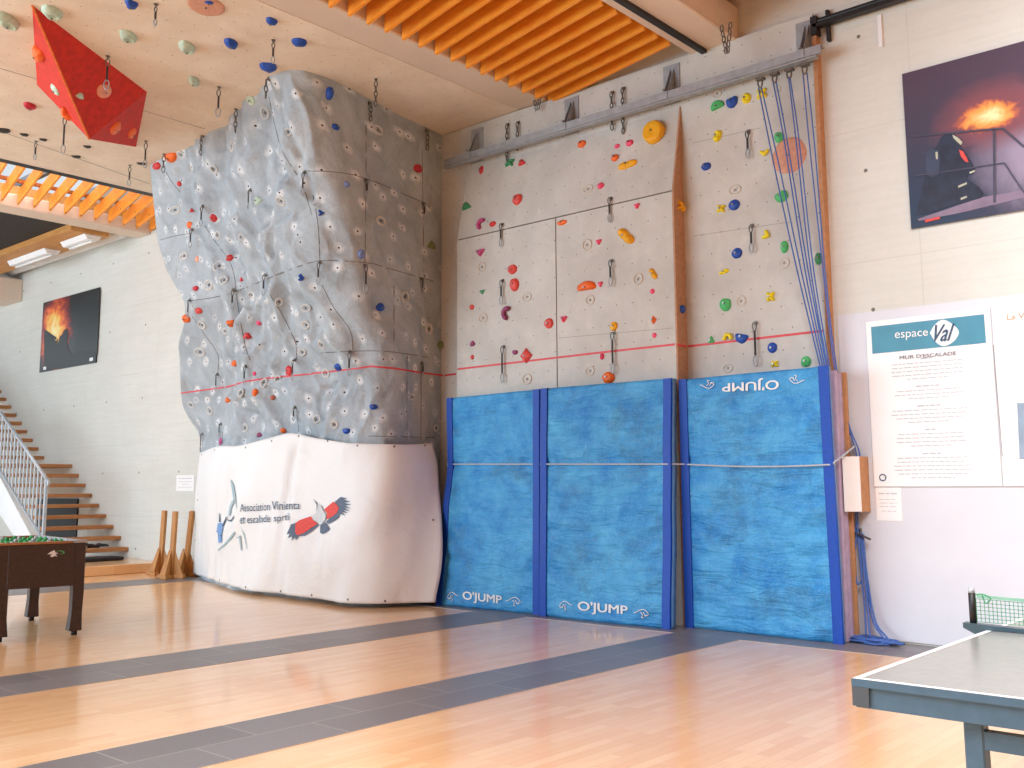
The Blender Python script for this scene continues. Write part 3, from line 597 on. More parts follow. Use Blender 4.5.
HOLDS = [
 # ---- climbing roof
 ('pale mint jug hold at the far top left corner of the overhang', 'mint', 'jug', 8, 19, 19, 18, 0, .5, G1),
 ('pale mint jug hold touching the top tip of the red wedge', 'mint', 'jug', 52, 11, 20, 15, -15, .5, G1),
 ('pale mint jug hold above the middle of the red wedge', 'mint', 'jug', 128, 35, 17, 14, 0, .5, G1),
 ('pale mint jug hold between the red wedge and the two blue holds', 'mint', 'jug', 187, 46, 16, 15, -10, .5, G1),
 ('pale mint teardrop hold below the other mint holds, above a dangling quickdraw', 'mint', 'drop', 193, 79, 13, 13, 0, .5, G1),
 ('blue hold at the very top edge, left of the orange disc', 'blue', 'lump', 131, 3, 15, 11, 0, .5, G1),
 ('large flat orange-brown disc at the top edge of the overhang', 'terracotta', 'disc', 206, 6, 41, 23, 0, .05, G1),
 ('small blue hold at the top frame edge on the orange disc', 'blue', 'oval', 209, 1, 12, 6, 0, .5, G1),
 ('blue and white chalked hold below the orange disc', 'blue', 'egg', 231, 42, 14, 12, -30, .5, G1),
 ('blue hold with a pointed end, topmost of the blue trio near the pale beam', 'blue', 'drop', 270.6, 20, 14, 10, 60, .5, G1),
 ('long blue chalked hold, rightmost on the overhang', 'blue', 'egg', 299.5, 41, 17, 10, -25, .5, G1),
 ('wide blue chalked hold just above the top of the rock volume', 'blue', 'wedge', 268, 65.5, 18, 12, 0, .5, G1),
 ('small red hold on the overhang left of the red wedge', 'crimson', 'oval', 30, 105, 12, 9, -20, .5, G1),
 ('black half-round hold at the left frame edge of the overhang', 'black', 'half', 2, 129, 15, 8, 170, .4, G1),
 ('black half-round hold, second from the left frame edge', 'black', 'half', 24, 134, 9, 5, 175, .4, G1),
 ('black half-round hold right of the second black one and below the red hold', 'black', 'half', 43, 139, 8, 5, 175, .4, G1),
 ('black half-round hold just below the lower point of the red wedge', 'black', 'half', 87, 146, 8, 5, 175, .4, G1),
 ('black half-round hold, lowest under the red wedge', 'black', 'half', 76, 156, 10, 5, 175, .4, G1),
 ('black half-round hold between the red wedge and the rock volume', 'black', 'half', 141, 163, 10, 5, 175, .4, G1),
 # ---- prism
 ('orange hold high on the narrow left face of the red wedge', 'orange', 'lump', 40, 54, 15, 14, 30, .5, G5),
 ('orange hold low on the narrow left face of the red wedge', 'orange', 'lump', 67, 114, 11, 14, 0, .5, G5),
 ('pale grey hold on the narrow left face of the red wedge', 'mint', 'egg', 56, 90, 8, 12, 25, .4, G5),
 ('small grey hold beside the ridge of the red wedge', 'mint', 'lump', 80, 96, 8, 6, 0, .4, G5),
 ('round beige pocket hold in the middle of the red wedge', 'peach', 'jug', 104, 91, 13, 13, 0, .25, G5),
 ('orange hold with a pale streak near the bottom of the red wedge', 'orange', 'wedge', 114, 128, 14, 10, 10, .5, G5),
 ('orange hold at the lower right corner of the red wedge', 'orange', 'wedge', 131, 133, 13, 8, 10, .5, G5),
 # ---- rock volume
 ('mint hold on the upper left corner edge of the rock volume', 'mint', 'jug', 251, 100, 8, 12, 0, .4, G2),
 ('red hold at the top left tip of the rock volume', 'red', 'egg', 157, 165.5, 8, 8, 0, .5, G2),
 ('bright orange hold at the top left tip of the rock volume', 'orange', 'wedge', 171, 155.7, 11, 12, 0, .5, G2),
 ('tiny red hold below the orange one at the top left tip', 'red', 'egg', 179.6, 183.4, 5, 6, -30, .5, G2),
 ('tiny red hold above the orange hold near the left edge of the volume', 'red', 'tri', 192, 210.7, 6, 5, 0, .5, G2),
 ('orange hold near the left edge of the volume beside a quickdraw', 'orange', 'egg', 190, 224.4, 6, 8, 0, .5, G2),
 ('red oval chalked hold right of the upper left quickdraws', 'red', 'jug', 213.6, 218, 7, 9, 0, .5, G2),
 ('round red hold at the centre left of the volume', 'red', 'lump', 230, 258, 8, 8, 0, .5, G2),
 ('tiny red triangular hold right of a seam in the middle of the volume', 'red', 'tri', 242, 279.5, 5, 6, 0, .5, G2),
 ('crimson round hold near the left edge, above the coral one', 'crimson', 'oval', 196, 288.5, 6, 6, 0, .5, G2),
 ('coral round hold beside the leftmost middle quickdraw', 'coral', 'oval', 199, 310.5, 7, 7, 0, .5, G2),
 ('orange hold sticking out from the left outline of the volume', 'orange', 'egg', 179, 318, 7, 9, -35, .6, G2),
 ('orange three-cornered hold in the lower middle of the volume', 'orange', 'heart', 231, 323, 9, 9, 0, .5, G2),
 ('big red chalked oval hold below the orange three-cornered one', 'red', 'lump', 247.4, 336, 10, 8, -15, .5, G2),
 ('tiny dusty pink hold right of the orange three-cornered one', 'pink', 'oval', 258.8, 323, 5, 5, 0, .5, G2),
 ('blue curved hold on the upper right of the grey rock face', 'blue', 'tri', 321, 212.7, 8, 8, 20, .5, G2),
 ('blue hold in the middle of the grey rock face beside a pale pocket', 'blue', 'lump', 301, 277.7, 7, 9, 0, .5, G2),
 ('pale peach small hold near the left of the volume', 'peach', 'egg', 197, 258.6, 4, 7, 0, .4, G2),
 ('pale mint chalked hold right of the upper middle quickdraw', 'mint', 'lump', 258, 200.6, 8, 11, 0, .4, G2),
 ('orange hold just above the red line in the lower left of the volume', 'orange', 'egg', 234.7, 363, 6, 7, 0, .5, G2),
 ('tiny pink hold just above the red line', 'pink', 'oval', 254.5, 373.6, 4, 5, 0, .5, G2),
 ('tall red chalked hold standing on the red line', 'red', 'egg', 289, 370, 7, 12, 15, .5, G2),
 ('blue hold touching the red line on the rock volume', 'blue', 'egg', 338, 366.7, 7, 8, 0, .5, G2),
 ('orange slanted hold just below the red line', 'orange', 'egg', 255, 392, 6, 9, 25, .5, G2),
 ('orange hold lowest at left, below the red line', 'orange', 'lump', 227.7, 400, 5, 7, 0, .5, G2),
 ('dull orange hold right of the slanted one below the red line', 'dull', 'oval', 273, 397.7, 6, 6, 20, .5, G2),
 ('small purple hold just above the white banner', 'purple', 'lump', 259.8, 435, 7, 6, 0, .5, G2),
 ('round orange hold above the peak of the white banner', 'orange', 'oval', 283.4, 430.7, 7, 6, 0, .5, G2),
 ('purple slanted hold above the left part of the white banner', 'magenta', 'egg', 220.6, 441, 4, 9, 20, .5, G2),
 ('blue hold just above the right part of the white banner', 'blue', 'wedge', 346.5, 430.6, 7, 7, 0, .5, G2),
 ('blue hold where the grey rock face turns into the brown flank', 'blue', 'wedge', 373.5, 406.5, 9, 7, 0, .5, G2),
 ('dark blue drop-shaped hold at the top of the brown flank', 'blue', 'drop', 329, 92, 11, 16, 0, .5, G2),
 ('small blue chalked hold below the drop-shaped one', 'blue', 'egg', 335.5, 126.5, 9, 7, 0, .5, G2),
 ('round red hold at the upper right of the brown flank', 'crimson', 'oval', 417.5, 168.5, 9, 9, 0, .5, G2),
 ('pale blue small hold at the upper middle of the brown flank', 'paleblue', 'oval', 346.6, 184.5, 7, 7, 0, .5, G2),
 ('violet-blue oval hold in the middle of the brown flank', 'paleblue', 'egg', 361, 253.6, 9, 11, 25, .5, G2),
 ('faded green hold at the right of the brown flank', 'moss', 'tri', 431, 245.8, 9, 10, 0, .5, G2),
 ('round blue hold low on the brown flank', 'blue', 'oval', 380, 307, 9, 9, 0, .5, G2),
 ('faded green hold on the corner between brown flank and panels', 'moss', 'egg', 440, 344.5, 8, 9, 0, .5, G2),
 # ---- proud panels
 ('upright red hold at the top left corner of the panels below the rail', 'red', 'drop', 481.5, 171, 6, 10, 180, .5, G3),
 ('jade green chunky hold behind the chain at upper left', 'jade', 'cross', 510.5, 163, 11, 10, 0, .5, G3),
 ('red triangular hold right of the jade green one', 'red', 'tri', 522.3, 163, 8, 8, 10, .5, G3),
 ('orange round hold below the rail, left of the middle bracket', 'orange', 'egg', 582, 143.8, 9, 8, 0, .5, G3),
 ('small pink hold on the upper slanting panel, left of its middle', 'pink', 'egg', 601, 185.5, 7, 7, 0, .5, G3),
 ('largest yellow round dish hold near the top of the panels', 'yellow', 'disc', 655, 133.5, 23, 24, 0, .35, G3),
 ('small pink hold under the chain, nearer to the orange hold', 'pink', 'egg', 617.3, 146, 6, 5, 0, .5, G3),
 ('pink hold between the chain and the yellow dish', 'pink', 'egg', 629.8, 142.7, 8, 7, 0, .5, G3),
 ('orange-red slanted hold left of the long yellow one', 'orange', 'egg', 615.5, 157.5, 8, 8, -30, .5, G3),
 ('long mustard yellow hold below the yellow dish', 'yellow', 'peanut', 627.8, 164.8, 22, 12, 5, .4, G3),
 ('jade green hold on the left border of the upper panel', 'jade', 'tri', 467, 206.6, 10, 10, 10, .5, G3),
 ('red oval hold in the middle of the upper left panel', 'coral', 'egg', 518, 199, 10, 12, -15, .5, G3),
 ('magenta curled hold above the panel seam at left', 'magenta', 'hook', 481.4, 224, 9, 12, 60, .6, G3),
 ('small round red hold beside the magenta curled one', 'red', 'oval', 492.8, 224.2, 7, 6, 0, .5, G3),
 ('small orange hold just right of the upright seam, below the slanted seam', 'orange', 'egg', 562, 222.3, 11, 6, 0, .5, G3),
 ('purple triangular hold below the slanted seam at left', 'magenta', 'tri', 480.6, 252, 11, 9, 180, .5, G3),
 ('round red hold with a dark pocket, upper of the stacked pair', 'coral', 'jug', 512.8, 269.4, 10, 11, 0, .5, G3),
 ('red oval hold, lower of the stacked pair', 'coral', 'egg', 514.8, 284, 10, 15, 0, .5, G3),
 ('small jade hold at the left of the lower left panel', 'jade', 'tri', 482.5, 291.7, 6, 6, 180, .5, G3),
 ('large orange half-moon hold in the middle panel', 'orange', 'half', 587, 287.8, 21, 12, 0, .5, G3),
 ('pink hold above the orange half-moon, right of the pale insert', 'pink', 'heart', 599, 241.7, 7, 7, 0, .5, G3),
 ('pink hold touching the right tip of the orange half-moon', 'pink', 'heart', 600.5, 284, 6, 7, 0, .5, G3),
 ('pink three-lobed hold right of the upper quickdraw in the middle panel', 'pink', 'heart', 637, 205.8, 7, 7, 0, .5, G3),
 ('mustard yellow double-lobed hold in the middle panel', 'yellow', 'peanut', 626.4, 236.3, 24, 14, -50, .55, G3),
 ('small mustard yellow hold at the right of the middle panel', 'yellow', 'peanut', 653.3, 273.8, 14, 9, -60, .5, G3),
 ('tiny pink hold below the small mustard one', 'pink', 'egg', 652.5, 291, 5, 6, 0, .5, G3),
 ('yellow knobbly hold on the brown right edge of the panels', 'yellow', 'cross', 680.6, 206.3, 11, 14, 0, .5, G3),
 ('small red drop hold at the left, below the jade one', 'coral', 'egg', 472, 306.9, 5, 6, 0, .5, G3),
 ('purple C-shaped hold below the middle left quickdraw', 'purple', 'hook', 507, 313, 11, 15, 70, .6, G3),
 ('red round hold with a dark centre near the upright seam', 'coral', 'jug', 549, 323.4, 10, 12, 0, .4, G3),
 ('pink heart-shaped hold just right of the upright seam', 'pink', 'heart', 564, 318.8, 8, 8, 0, .5, G3),
 ('small purple hold at lower left above the red drop', 'purple', 'lump', 472.8, 343.8, 6, 7, 0, .5, G3),
 ('small red drop hold just above the red line at left', 'coral', 'drop', 472.5, 357.7, 5, 6, 180, .5, G3),
 ('small magenta hold left of the big red diamond', 'purple', 'wedge', 515.3, 352, 6, 6, 0, .5, G3),
 ('big red diamond-shaped hold crossing the red line', 'coral', 'diamond', 526.4, 355.8, 15, 19, 0, .3, G3),
 ('blue pointed hold on the brown right edge of the panels', 'blue', 'drop', 681.9, 308.4, 8, 10, 0, .5, G3),
 ('amber slanted hold above the long quickdraw in the middle panel', 'yellow', 'egg', 614.2, 325.8, 8, 11, -25, .5, G3),
 ('orange upright leaf-shaped hold at the right of the middle panel', 'orange', 'diamond', 653.6, 320, 7, 11, 0, .5, G3),
 ('small pink hold below the orange leaf-shaped one', 'pink', 'egg', 654.4, 335, 5, 6, 0, .5, G3),
 ('pink hold just under the red line beside the long quickdraw', 'pink', 'drop', 602, 355.8, 7, 8, 0, .5, G3),
 ('bright orange hold peeking out above the middle mat', 'orange', 'egg', 608.6, 377, 13, 14, 20, .45, G3),
 # ---- right panels
 ('green half-moon hold at the top left of the right panels', 'green', 'half', 717.8, 106.8, 15, 11, 12, .45, G4),
 ('blue half-round hold right of the green half-moon', 'blue', 'half', 732, 100.8, 13, 13, 190, .4, G4),
 ('round lemon spiral hold near the top', 'lemon', 'jug', 746.6, 98.4, 10, 12, 0, .5, G4),
 ('lemon yellow blocky hold behind the leftmost rope', 'lemon', 'aitch', 762, 93.8, 13, 13, 0, .4, G4),
 ('lemon S-shaped hold left of the upper quickdraw', 'lemon', 'peanut', 718, 136, 13, 12, 70, .5, G4),
 ('green pointed hold above the round pinkish disc', 'green', 'wedge', 779.5, 136.7, 11, 13, -20, .4, G4),
 ('lemon V-shaped hold left of the pinkish disc', 'lemon', 'vee', 765, 152.3, 12, 10, 0, .5, G4),
 ('large flat pinkish-brown disc behind the ropes', 'terracotta', 'disc', 789.5, 155.5, 38, 39, 0, .03, G4),
 ('blue rounded hold at the left edge of the right panels', 'blue', 'egg', 705.6, 166.6, 11, 9, 90, .45, G4),
 ('lemon star-shaped hold touching the blue disc-like hold', 'lemon', 'cross', 721.3, 208.8, 12, 11, 0, .4, G4),
 ('blue oval hold right of the lemon star-shaped one', 'blue', 'oval', 734.4, 205, 13, 12, 20, .35, G4),
 ('green leaf-shaped hold behind the ropes', 'green', 'wedge', 781.4, 196, 14, 14, 30, .4, G4),
 ('lemon bent hold right of the middle quickdraw', 'lemon', 'vee', 766, 235, 11, 12, 60, .5, G4),
 ('blue oval hold left of the middle quickdraw', 'blue', 'oval', 737, 253.3, 12, 12, 20, .35, G4),
 ('short lemon bar-shaped hold below the blue oval', 'lemon', 'peanut', 724, 271.7, 12, 7, 12, .5, G4),
 ('green oval hold left of the ropes', 'green', 'oval', 784.5, 246.9, 9, 14, 10, .45, G4),
 ('narrow green hold behind the right-hand rope', 'jade', 'egg', 818.6, 258, 8, 14, -25, .45, G4),
 ('green drop-shaped hold left of the round moulded ring', 'green', 'wedge', 725.6, 303.6, 12, 16, 0, .4, G4),
 ('lemon H-shaped hold above the red line', 'lemon', 'aitch', 771, 296.8, 11, 13, 0, .5, G4),
 ('small green pointed hold on the red line', 'green', 'tri', 711.4, 340.5, 8, 10, 0, .4, G4),
 ('lemon S-shaped hold on the red line', 'lemon', 'hook', 728.3, 337.5, 10, 13, 0, .6, G4),
 ('blue crescent hold on the red line', 'blue', 'half', 741.8, 336.5, 15, 12, 165, .35, G4),
 ('round blue hold below the red line', 'blue', 'oval', 772.5, 347.8, 11, 12, 0, .35, G4),
 ('small lemon blocky hold just above the right mat', 'lemon', 'aitch', 775, 364, 10, 9, 0, .5, G4),
 ('green rounded hold peeking over the right mat', 'green', 'egg', 806.4, 361, 11, 12, 0, .45, G4),
]
for H in HOLDS: hold(H[0], H[1], H[2], *H[3:9], H[9])
# ------------------------------------------------------------------ moulded rings and pockets (parts of the walls)
def ring(px, py, w, h, parent, name='moulded_pocket', m='rockplain', thick=.22):
    p, n_, u, v, ku, kv, pm = frame_at(px, py); a, b = w/2/ku, h/2/kv; bm = bmesh.new()
    tube(bm, [p+u*math.cos(t*PI/10)*a*.8+v*math.sin(t*PI/10)*b*.8+n_*.001 for t in range(20)], min(a, b)*thick, 6, True)
    o = link(name, bm, MT[m], parent, True)
    bb = bmesh.new(); bmesh.ops.create_uvsphere(bb, u_segments=12, v_segments=8, radius=1)
    for q in bb.verts: c = q.co.copy(); q.co = p+u*c.x*a*.28+v*c.y*b*.28+n_*(c.z*.008-.001)
    q = link('pocket_mouth', bb, MT['seam'] if m == 'rockplain' else MT['mouth'], o)
for t in [(265, 113, 9, 14), (288, 132, 9, 9), (232, 146, 9, 12), (181, 155, 6, 8), (214, 169, 7, 9), (281, 201, 7, 10), (175, 210, 12, 8), (184, 256, 9, 9), (218, 235, 6, 9), (241, 237, 5, 8), (219, 266, 12, 12), (209, 285, 9, 12), (224, 280, 9, 9), (279, 302, 9, 9), (202, 325, 7, 9), (225, 331, 5, 7), (252, 295, 8, 7), (306, 308, 11, 8), (306, 325, 8, 9), (322, 345, 6, 10), (302, 352, 9, 8), (200, 352, 11, 9), (264, 383, 7, 10), (278, 379, 7, 8), (326, 373, 8, 10), (241, 393, 6, 9), (191, 405, 7, 7), (210, 411, 6, 9), (317, 419, 8, 9), (334, 424, 8, 9), (245, 428, 7, 10), (335, 425, 7, 9), (378, 130, 10, 10), (381, 221, 10, 10), (405, 297, 8, 12), (429, 329, 7, 12), (412, 397, 7, 7), (436, 428, 5, 8)]:
    ring(*t, rock_root)
for t in [(482, 267, 9, 11), (587, 245, 11, 13), (527, 297, 11, 10), (483, 318, 10, 11), (527, 379, 11, 12), (590, 300, 10, 11), (590, 371, 10, 11), (588, 189, 12, 9), (638, 279, 11, 13), (717, 94, 10, 10), (735, 190, 14, 11), (784, 263, 12, 12), (741, 301, 11, 12), (728, 368, 11, 10), (777.5, 90, 8, 10)]:
    ring(*t, pw, 'panel_insert', 'insert', .16)
# seams of the rock shell
RB = bvh_of([rock]); PB = bvh_of([pan, pb1, pb2, pb3])
def wire_on(name, pts, r, m, parent=None, lift=0.0, n_=6):
    P = []; tgt = RB if parent is rock_root else PB
    for q in spline([Vector((x, y, 0)) for x, y in pts], n_):
        h = cast(q.x, q.y, tgt)
        if h and (not P or (h[0]-P[-1]).length < .6): P.append(h[0]+h[1]*lift)
    bm = bmesh.new(); tube(bm, P, r, 6); return link(name, bm, MT[m], parent, True)
for pts in [[(205, 226), (214, 240), (229, 260), (235, 280), (237, 300), (245, 345), (250, 360)], [(313, 195), (318, 225), (320, 262)], [(322, 285), (334, 308), (350, 330), (353, 350)], [(192, 316), (205, 335), (218, 355), (218, 374)], [(270, 295), (285, 320), (296, 345), (296, 360)], [(183, 302), (228, 294), (284, 272), (320, 261), (367, 263), (387, 268), (443, 284)], [(157, 241), (175, 236), (193, 233)], [(306, 171), (333, 172), (367, 179), (443, 211)], [(320, 353), (360, 351), (392, 352), (443, 360)], [(366, 125), (366, 180), (365, 262)], [(394, 285), (394, 352)], [(422, 150), (423, 205), (424, 290)], [(407, 353), (407, 440)], [(421, 362), (421, 440)], [(368, 436), (395, 436.5), (443, 438)], [(269, 97), (275, 125), (282, 150), (297, 175)], [(166, 172), (172, 182), (180, 192)], [(305, 192), (312, 215)], [(222, 431), (223, 444)], [(297, 415), (299, 432)]]:
    wire_on('shell_joint', pts, .0042, 'seam', rock_root)
# thin horizontal joints of the right panels
for pts in [[(693, 143), (760, 128)], [(693, 236), (790, 222)], [(559, 338), (673, 328)]]: wire_on('panel_joint', [pts[0], ((pts[0][0]+pts[1][0])/2, (pts[0][1]+pts[1][1])/2), pts[1]], .0016, 'seam', pw, 0, 40)
# ------------------------------------------------------------------ red height line
bm = bmesh.new()
def tapeline(pts, z=None, lift=.004):
    P = []
    for k in range(len(pts)-1):
        a, b = Vector(pts[k]), Vector(pts[k+1])
        for i in range(16):
            q = a.lerp(b, i/16); h = cast(*q)
            if h: P.append((h[0]+h[1]*lift, h[1]))
    h = near_cast(*pts[-1])[2]; P.append((h[0]+h[1]*lift, h[1])); up = Vector((0, 0, 1)); prev = None
    for p, n_ in P:
        c = [bm.verts.new(p+up*.011), bm.verts.new(p-up*.011), bm.verts.new(p-up*.011-n_*.005), bm.verts.new(p+up*.011-n_*.005)]
        if prev and (prev[0].co-c[0].co).length < .5:
            for i in range(4): bm.faces.new((prev[i], prev[(i+1) % 4], c[(i+1) % 4], c[i]))
        prev = c
tapeline([(181, 393), (228.5, 386.6), (246, 381.3), (274, 377.4), (300, 375), (337.5, 370.6), (372, 366.2), (394, 368.3), (420, 372.5), (443, 375.6)])
tapeline([(444.6, 375.4), (456.3, 374)]); tapeline([(457.6, 369.2), (600, 352.6), (675, 344.4)]); tapeline([(677, 344.6), (686, 346.6)]); tapeline([(688, 346.4), (833, 329.8)])
thing1('red_height_line', bm, MT['redtape'], 'thin red line running across the rock volume and climbing panels above the mats', 'marking line')
# ------------------------------------------------------------------ quickdraws and chains
def loop_pts(c, w, h, ax, N=14, gate=.85):
    """oval carabiner outline hanging in the plane of ax and Z"""
    return [c+ax*(w/2*math.sin(2*PI*i/N)*(1.0 if math.cos(2*PI*i/N) > 0 else gate))+Vector((0, 0, 1))*(h/2*math.cos(2*PI*i/N)) for i in range(N)]
def quickdraw(label, px, y0, y1, kind='draw', group=None):
    p, n_ = near_cast(px, y0)[2]; side = Vector((0, 0, 1)).cross(n_)
    if side.length < .3: side = CR.copy(); side.z = 0
    side.normalize(); out = n_.copy(); out.z = 0
    anchor = p+n_*.035; pm = FPX/((p-EYE).dot(CF)); L = max(.16, (y1-y0)/pm)
    e = empty('chain_anchor' if kind == 'chain' else 'quickdraw', p, label, 'climbing chain' if kind == 'chain' else 'quickdraw', group)
    bm = bmesh.new(); obox(bm, p+n_*.006, side*.016, n_.cross(side)*.022, n_*.004); tube(bm, [p, p+n_*.03], .008, 6); link('hanger', bm, MT['steel2'], e)
    d = Vector((0, 0, -1)); drift = out*min(.10, .04)
    if kind == 'draw':
        c = min(.085, L*.27); r = .006
        bm = bmesh.new(); tube(bm, loop_pts(anchor+d*c*.45, c*.55, c, side), r, 6, True); link('carabiner', bm, MT['steel2'], e, True)
        a = anchor+d*c*.85; b = anchor+d*(L-c*1.15)
        bm = bmesh.new(); obox(bm, (a+b)/2, side*.010, out*.004 if out.length > .2 else n_.cross(side)*.004, (a-b)/2); link('sling', bm, MT['slings'], e)
        bm = bmesh.new(); q = anchor+d*(L-c*.62); tube(bm, loop_pts(q, c*.66, c*1.25, side), r*1.05, 6, True); link('carabiner', bm, MT['steel'], e, True)
    else:
        nlk = max(3, int(L/.055)); lk = L/nlk
        for s in (0,):
            bm = bmesh.new()
            for i in range(nlk):
                ax = side if i % 2 == 0 else (side*.35+(out.normalized() if out.length > .2 else n_)*.94)
                tube(bm, loop_pts(anchor+d*(lk*(i+.5)), lk*.62, lk*1.25, ax, 10, 1), .0065, 5, True)
            link('links', bm, MT['steel2'], e, True)
    return e
GQ1 = 'quickdraws dangling from the climbing roof'; GQ2 = 'quickdraws on the rock volume'; GQ3 = 'quickdraws on the flat panels'; GC = 'short anchor chains at the top of the climbing wall'
Q = [
 ('quickdraw dangling at the top edge between mint holds and orange disc', 156, 4, 23, 'draw', GQ1),
 ('quickdraw dangling from the face of the red wedge', 108, 56, 88, 'draw', GQ1),
 ('long quickdraw dangling left below the red wedge', 65, 116, 152, 'draw', GQ1),
 ('quickdraw dangling farthest left under the climbing roof', 36, 141, 158, 'draw', GQ1),
 ('quickdraw dangling left of the rock volume, beside a black hold', 146, 141, 166, 'draw', GQ1),
 ('lowest quickdraw dangling near the left edge rail of the roof', 130, 165, 184, 'draw', GQ1),
 ('quickdraw dangling below the mint teardrop hold', 219, 87, 115, 'draw', GQ1),
 ('quickdraw dangling above the wide blue hold over the rock volume', 273.5, 40, 61, 'draw', GQ1),
 ('chain with a carabiner hanging from the roof above the brown flank', 376, 79, 104, 'chain', GC),
 ('chain at the very top corner of the rock volume', 269, 79, 98, 'chain', GC),
 ('chain along the top edge of the rock volume left of the mint hold', 236, 109, 130, 'chain', GC),
 ('chain along the top edge of the rock volume near its middle left', 204, 136, 156, 'chain', GC),
 ('chain at the top left tip of the rock volume', 164, 154, 170, 'chain', GC),
 ('chain at the top of the brown flank, left one', 368.7, 103, 122, 'chain', GC),
 ('chain at the top of the brown flank, close to the corner', 425.5, 131, 151, 'chain', GC),
 ('quickdraw beside the pale mint hold on the upper grey rock face', 251, 190, 209, 'draw', GQ2),
 ('quickdraw on the upper right of the grey rock face', 305, 172, 196, 'draw', GQ2),
 ('quickdraw left of the red oval chalked hold', 203, 206, 226, 'draw', GQ2),
 ('quickdraw just below the orange hold near the left edge', 192.5, 230, 249, 'draw', GQ2),
 ('quickdraw on the grey face just below the long horizontal seam at right', 320, 262, 284, 'draw', GQ2),
 ('quickdraw in the centre of the grey rock face', 265.5, 275, 296, 'draw', GQ2),
 ('quickdraw left of centre of the grey face, below the round red hold', 233.4, 290, 309, 'draw', GQ2),
 ('quickdraw beside the coral round hold near the left edge', 190.4, 300, 318, 'draw', GQ2),
 ('quickdraw touching the red line at the left of the volume', 218, 374, 390, 'draw', GQ2),
 ('quickdraw above the red line right of the small orange hold', 246, 366, 384, 'draw', GQ2),
 ('quickdraw next to the tall red hold on the red line', 295, 360, 380, 'draw', GQ2),
 ('short quickdraw above the peak of the white banner', 295.6, 407, 420, 'draw', GQ2),
 ('quickdraw above the purple slanted hold near the banner', 221.5, 424, 437, 'draw', GQ2),
 ('dark quickdraw at the lower left outline of the volume above the banner', 203, 434, 451, 'draw', GQ2),
 ('quickdraw on the brown flank below the upper seam, left one', 365, 180, 197, 'draw', GQ2),
 ('quickdraw on the brown flank in line with the faded green hold', 422.7, 204, 221, 'draw', GQ2),
 ('long quickdraw on the brown flank beside the violet-blue hold', 364.5, 266, 295, 'draw', GQ2),
 ('quickdraw at the right of the brown flank below the middle seam', 420, 279, 294, 'draw', GQ2),
 ('long quickdraw crossing the red line at the edge of the brown flank', 350, 352, 375, 'draw', GQ2),
 ('quickdraw crossing the red line at the right of the brown flank', 421.6, 363, 376, 'draw', GQ2),
 ('quickdraw on the slanted seam of the left panel', 502.5, 225, 248, 'draw', GQ3),
 ('quickdraw above the purple C-shaped hold', 503, 281, 305, 'draw', GQ3),
 ('long quickdraw crossing the red line on the left panel', 504, 347, 383, 'draw', GQ3),
 ('quickdraw on the slanted seam of the middle panel', 611, 199, 224, 'draw', GQ3),
 ('quickdraw left of the small mustard hold in the middle panel', 612, 261, 287, 'draw', GQ3),
 ('long quickdraw crossing the red line on the middle panel', 614, 333, 374, 'draw', GQ3),
 ('upper quickdraw on the right panels above the blue oval', 748.7, 132, 160, 'draw', GQ3),
 ('middle quickdraw on the right panels between blue and lemon holds', 752.4, 226, 254, 'draw', GQ3),
 ('long quickdraw crossing the red line on the right panels', 756, 323, 367, 'draw', GQ3),
 ('left of the two chains hanging behind the rail above the jade hold', 508.5, 125, 163, 'chain', GC),
 ('right of the two chains hanging behind the rail above the jade hold', 519, 123, 152, 'chain', GC),
 ('left of the two chains crossing the rail left of the yellow dish', 613, 93, 132, 'chain', GC),
 ('right of the two chains crossing the rail left of the yellow dish', 624, 89, 136, 'chain', GC),
]
for q in Q: quickdraw(*q)
# chains that hang from the beams
def hang_chain(p, L, label):
    e = empty('chain_anchor', p, label, 'climbing chain', GC)
    for dx, nm in ((-.03, 'links'), (.03, 'links')):
        bm = bmesh.new(); nlk = int(L/.06)
        for i in range(nlk):
            c = Vector(p)+Vector((dx*(1-i/nlk)*1.6, 0, -.06*(i+.5))); ax = Vector((1, 0, 0)) if i % 2 == 0 else Vector((.3, .95, 0))
            tube(bm, loop_pts(c, .035, .07, ax, 10, 1), .0065, 5, True)
        link(nm, bm, MT['steel2'], e, True)
hang_chain(onp(537, 95, 1, 8.70), .2, 'chain hanging from the pale beam end beside the last slat')
hang_chain(onp(726, 24, 1, 8.4), .34, 'chain on the side of the broad beam at top right')
